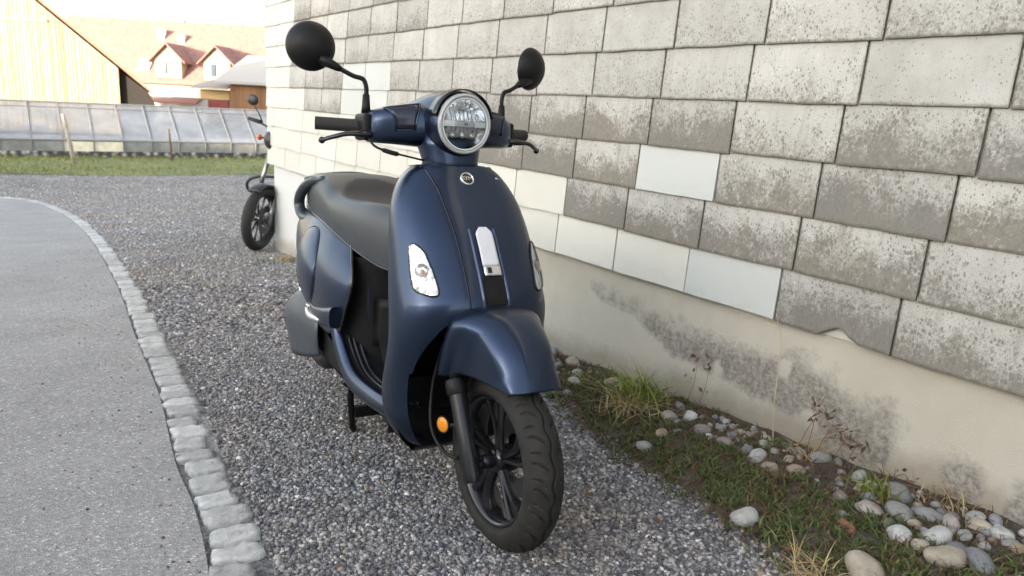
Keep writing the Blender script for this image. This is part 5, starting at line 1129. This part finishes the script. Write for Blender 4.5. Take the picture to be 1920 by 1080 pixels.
# --- body side panels
for sgn in (-1, 1):
    def Y(p): return (p[0], p[1] * -sgn * -1 if sgn > 0 else -p[1], p[2])
    top = [Y(p) for p in ((-.655, .150, .645), (-.72, .158, .655), (-.80, .160, .673), (-.94, .154, .699), (-1.05, .146, .708), (-1.2, .122, .722), (-1.31, .075, .735))]
    fr = [Y(p) for p in ((-.655, .150, .645), (-.612, .164, .604), (-.588, .172, .560), (-.586, .178, .520), (-.606, .186, .462), (-.632, .193, .395))]
    bot = [Y(p) for p in ((-.632, .193, .395), (-.74, .200, .372), (-.86, .198, .388), (-1.0, .186, .430), (-1.18, .150, .53), (-1.32, .085, .62))]
    bk = [Y(p) for p in ((-1.31, .075, .735), (-1.325, .085, .69), (-1.32, .085, .62))]
    P = coons(top, bot, fr, bk, 30, 18)
    for i in range(18):
        for j in range(30): P[i, j, 1] += sgn * .034 * math.sin(math.pi * i / 17) ** .8 * math.sin(math.pi * (j / 29)) ** .7
    sp_ = MB().grid(P).build("side_panel", MP, sc, smooth=True, solid=.006, sub=1)
    MB().tube([np.array(p) + np.array((.003, 0, 0)) for p in crom(fr, 26)], .0055, 8).build("edge_trim", MGLOSSB, sp_, smooth=True)
    PF = np.array([crom(r, 120) for r in P]); PF = np.array([crom(PF[:, j], 80) for j in range(120)]).reshape(-1, 3)
    def on_panel(x, z, off=0.0):
        d_ = (PF[:, 0] - x) ** 2 + (PF[:, 2] - z) ** 2; ii = np.argsort(d_)[:6]; w_ = 1 / (d_[ii] + 1e-6); y = float((PF[ii, 1] * w_).sum() / w_.sum()); return np.array((x, y + sgn * off, z))
    def cov(r_, a): return -.915 + r_ * (.112 * math.cos(a) - .012 * math.sin(a)), .556 + r_ * .118 * math.sin(a)
    AN = np.linspace(0, 2 * math.pi, 64, endpoint=False)
    rows = [[on_panel(*cov(r_, a), h) for a in AN] for r_, h in ((1.0, .0005), (.99, .0035), (.96, .0050), (.85, .0085), (.65, .0125), (.40, .0155), (.18, .017), (.002, .0173))]
    rc = MB().grid(np.array(rows), close_u=True).build("round_cover", MP, sp_, smooth=True)
    MB().tube([on_panel(*cov(1.012, a), .0005) for a in np.linspace(0, 2 * math.pi, 65)], .0017, 6).build("cover_seam", MGLOSSB, sp_, smooth=True)
    MB().tube([on_panel(*cov(1.09, a), .002) for a in np.linspace(rad(168), rad(285), 28)], [.003 + .0075 * math.sin(math.pi * k / 27) for k in range(28)], 10).build("bright_strip", MSILV, sp_, smooth=True)
    MB().tube([on_panel(*cov(.80 - .02 * (k % 3), rad(196 + k * 3.2)), .0105) for k in range(14)], [.0012 + .0016 * abs(math.sin(k * 1.9)) for k in range(14)], 6).build("nameplate", MGLOSSB, sp_)
    mb = MB()
    for k in range(5): mb.box((0, 0, 0), (.001, .001, .001)) if False else None
    # folding passenger footrest
    C_ = crom([(-.895, sgn * .196, .433), (-.80, sgn * .212, .425), (-.70, sgn * .214, .432), (-.632, sgn * .204, .440)], 14)
    pg = loft([(c, (0, 0, .016 + .016 * k / 13), (0, .010 + .010 * k / 13, 0), 3) for k, c in enumerate(C_)], 20).build("passenger_peg", MP, sc, smooth=True, auto=50)
    MB().tube([np.array(c) + np.array((-.02, sgn * .012, -.014)) for c in C_[:10]], [.004 + .007 * math.sin(math.pi * (k + 1) / 11) for k in range(10)], 10).build("peg_insert", MSILV, pg, smooth=True)
# rear body core and tail
loft([((-.60, 0, .50), (0, .12, 0), (0, 0, .13), 3), ((-.75, 0, .53), (0, .15, 0), (0, 0, .14), 3), ((-1.0, 0, .58), (0, .145, 0), (0, 0, .125), 3), ((-1.25, 0, .66), (0, .10, 0), (0, 0, .075), 3), ((-1.36, 0, .69), (0, .06, 0), (0, 0, .045), 3)], 32).build("tail_body", MP, sc, smooth=True)
MB().ellipsoid((-1.355, 0, .70), (.035, .075, .05)).build("tail_light", plain("red_lens", (.45, .01, .01), .2), sc, smooth=True)

# --- seat
SEA = [(-.395, .700, .615, .075), (-.425, .742, .600, .104), (-.48, .768, .600, .126), (-.56, .776, .618, .146), (-.66, .775, .640, .158), (-.76, .778, .662, .163), (-.84, .790, .678, .163), (-.91, .818, .690, .160), (-.98, .836, .698, .155), (-1.06, .842, .706, .147), (-1.15, .841, .716, .134), (-1.22, .834, .730, .118), (-1.275, .818, .752, .09), (-1.295, .80, .77, .06)]
SE = crom(SEA, 54); P = []; MI = []
na = 37
for x, zt, zb, w in SE:
    row = []; dish = .016 * math.exp(-((x + .70) / .14) ** 2)
    for u in np.linspace(-1, 1, na):
        b = abs(u)
        if b < .55: y = w * .80 * (b / .55); z = zt - .006 * (b / .55) ** 2 - dish * (1 - (b / .55) ** 2) + dish * .4
        else:
            q = (b - .55) / .45; y = w * (.80 + .20 * math.sin(min(1, q * 1.7) * math.pi / 2)); z = zt - .006 + dish * .4 - (zt - zb - .006 + dish * .4) * (q ** 1.45)
            y -= w * .03 * max(0, q - .75) / .25
        row.append((x, math.copysign(y, u), z))
    P.append(row)
mb = MB(); mb.grid(np.array(P))
GV = []
for x, zt, zb, w in SE:
    for u in np.linspace(-1, 1, na):
        lim = .60 * math.sqrt(max(0.0, 1 - ((x + .70) / .25) ** 2)); GV.append(float(np.clip((lim - abs(u)) / .05, 0, 1)) if lim > 0 else 0.0)
def m_seat():
    t = NT("seat_vinyl_top"); g = t.attr("grip"); t.set(Base_Color=t.mix(g, (.026, .030, .036), (.018, .017, .017)), Roughness=t.math('ADD', t.math('MULTIPLY', g, .34), .38))
    t.bump(t.noise(1100, 3), .3, .0015); return t.mat
MSEATM = m_seat()
nb_ = len(SE) * na; mb.f.append(tuple((len(SE) - 1) * na + j for j in range(na))); mb.m.append(0); mb.f.append(tuple(j for j in reversed(range(na)))); mb.m.append(0)
seat = mb.build("seat", MSEATM, sc, smooth=True, sub=1, attrs={'grip': ('POINT', GV)})
MB().tube([(x, sgn_ * w * .97, zb + .002) for sgn_ in (-1,) for x, zt, zb, w in SE[1:-3]], .0045, 8).build("seat_piping", MGLOSSB, seat, smooth=True)
MB().tube([(x, w * .97, zb + .002) for x, zt, zb, w in SE[1:-3]], .0045, 8).build("seat_piping", MGLOSSB, seat, smooth=True)
i_ = [k for k, s in enumerate(SE) if s[0] < -1.0][0]
for sgn in (-1, 1):
    C_ = [(SE[min(i_ + int(4 * math.sin(k / 9 * 3.0)), len(SE) - 1)][0] + .0, sgn * (SE[i_][3] * (.80 + .21 * min(1, k / 6))), SE[i_][1] - .004 - (SE[i_][1] - SE[i_][2]) * (k / 9) ** 1.5) for k in range(10)]
    R_ = crom([(-.985, sgn * .128, .822), (-1.08, sgn * .146, .806), (-1.165, sgn * .150, .772), (-1.205, sgn * .148, .730), (-1.165, sgn * .146, .690), (-1.03, sgn * .140, .690)], 40)
    MB().tube(R_, [.010] * 4 + [.0135] * 32 + [.011] * 4, 12, flat=1.35).build("grab_rail", MGREYP, sc, smooth=True)
MB().grid(np.array([[(x, u * w, z - .02 * u * u) for u in np.linspace(-1, 1, 13)] for x, z, w in ((-1.10, .846, .125), (-1.2, .842, .125), (-1.30, .832, .105), (-1.325, .820, .09))])).build("rear_carrier", MGREYP, sc, smooth=True, solid=.012)

# --- engine side, rear wheel, exhaust
loft([((-.72, -.01, .27), (0, .11, 0), (0, 0, .06), 3.5), ((-.85, -.01, .29), (0, .12, 0), (0, 0, .09), 3.5), ((-1.1, 0, .30), (0, .11, 0), (0, 0, .10), 3.5), ((-1.3, .03, .27), (0, .08, 0), (0, 0, .08), 3.5)], 28).build("engine", plain("engine_dark", (.025, .025, .027), .5, .4), sc, smooth=True)
RM = Matrix.Translation((-1.38, 0, .295)) @ Matrix.Rotation(rad(90), 4, 'X')
rw = MB().lathe([(tyre_r(y), y) for y in np.linspace(-.0469, .0469, 21)] + [(.155, .04), (.15, 0), (.155, -.04)], 72, RM, close=True).build("rear_wheel", MTYRE, sc, smooth=True)
MB().lathe([(.154, -.04), (.14, -.03), (.08, -.012), (0, -.015), (0, .015), (.08, .012), (.14, .03), (.154, .04), (.15, 0)], 48, RM).build("rim", MGLOSSB, rw, smooth=True)
ex = MB().tube([(-.90, -.165, .34), (-.94, -.17, .34), (-1.10, -.17, .335), (-1.14, -.17, .335)], [.04, .058, .058, .04], 24).build("exhaust", plain("exhaust_black", (.03, .03, .032), .45, .5), sc, smooth=True)
MB().tube(crom([(-.80, -.10, .2), (-.84, -.15, .27), (-.88, -.185, .33)], 10), .018, 12).build("pipe", MFORK, ex, smooth=True)
G8 = np.array([[(-1.13, -.195, .405), (-1.06, -.205, .440), (-.975, -.208, .464), (-.89, -.200, .455), (-.815, -.190, .425)], [(-1.165, -.216, .365), (-1.08, -.232, .385), (-1.0, -.238, .392), (-.90, -.222, .385), (-.802, -.207, .375)],
               [(-1.14, -.216, .318), (-1.06, -.232, .325), (-.985, -.238, .328), (-.89, -.222, .325), (-.800, -.207, .325)], [(-1.09, -.210, .277), (-1.03, -.228, .262), (-.965, -.233, .256), (-.88, -.218, .266), (-.802, -.200, .285)]])
G9 = np.array([crom(r, 17) for r in G8]); G9 = np.array([crom(G9[:, j], 13) for j in range(17)]).transpose(1, 0, 2)
hs = MB().grid(G9).build("heat_shield", MGREYP, ex, smooth=True, solid=.004)
mb = MB()
for p in ((-1.125, -.226, .372), (-1.085, -.2335, .355), (-1.075, -.2305, .285)): mb.ellipsoid(p, (.010, .003, .004), nu=10, nv=6)
mb.build("shield_slot", MGLOSSB, hs, smooth=True)
# centre stand, down on the gravel
for sgn in (-1, 1):
    st = MB().tube(crom([(-.78, sgn * .10, .20), (-.80, sgn * .10, .15), (-.835, sgn * .085, .08), (-.862, sgn * .070, .012)], 12), .0105, 10).build("stand_leg", MMATB, sc, smooth=True)
    MB().tube(crom([(-.858, sgn * .070, .02), (-.872, sgn * .066, .006), (-.91, sgn * .060, .012)], 8), .0095, 8).build("foot", MMATB, st, smooth=True)
MB().hexa([(-.85, -.08, .06), (-.82, -.08, .06), (-.82, .08, .06), (-.85, .08, .06), (-.84, -.08, .10), (-.81, -.08, .10), (-.81, .08, .10), (-.84, .08, .10)]).build("stand_bar", MMATB, sc, bevel=.006)
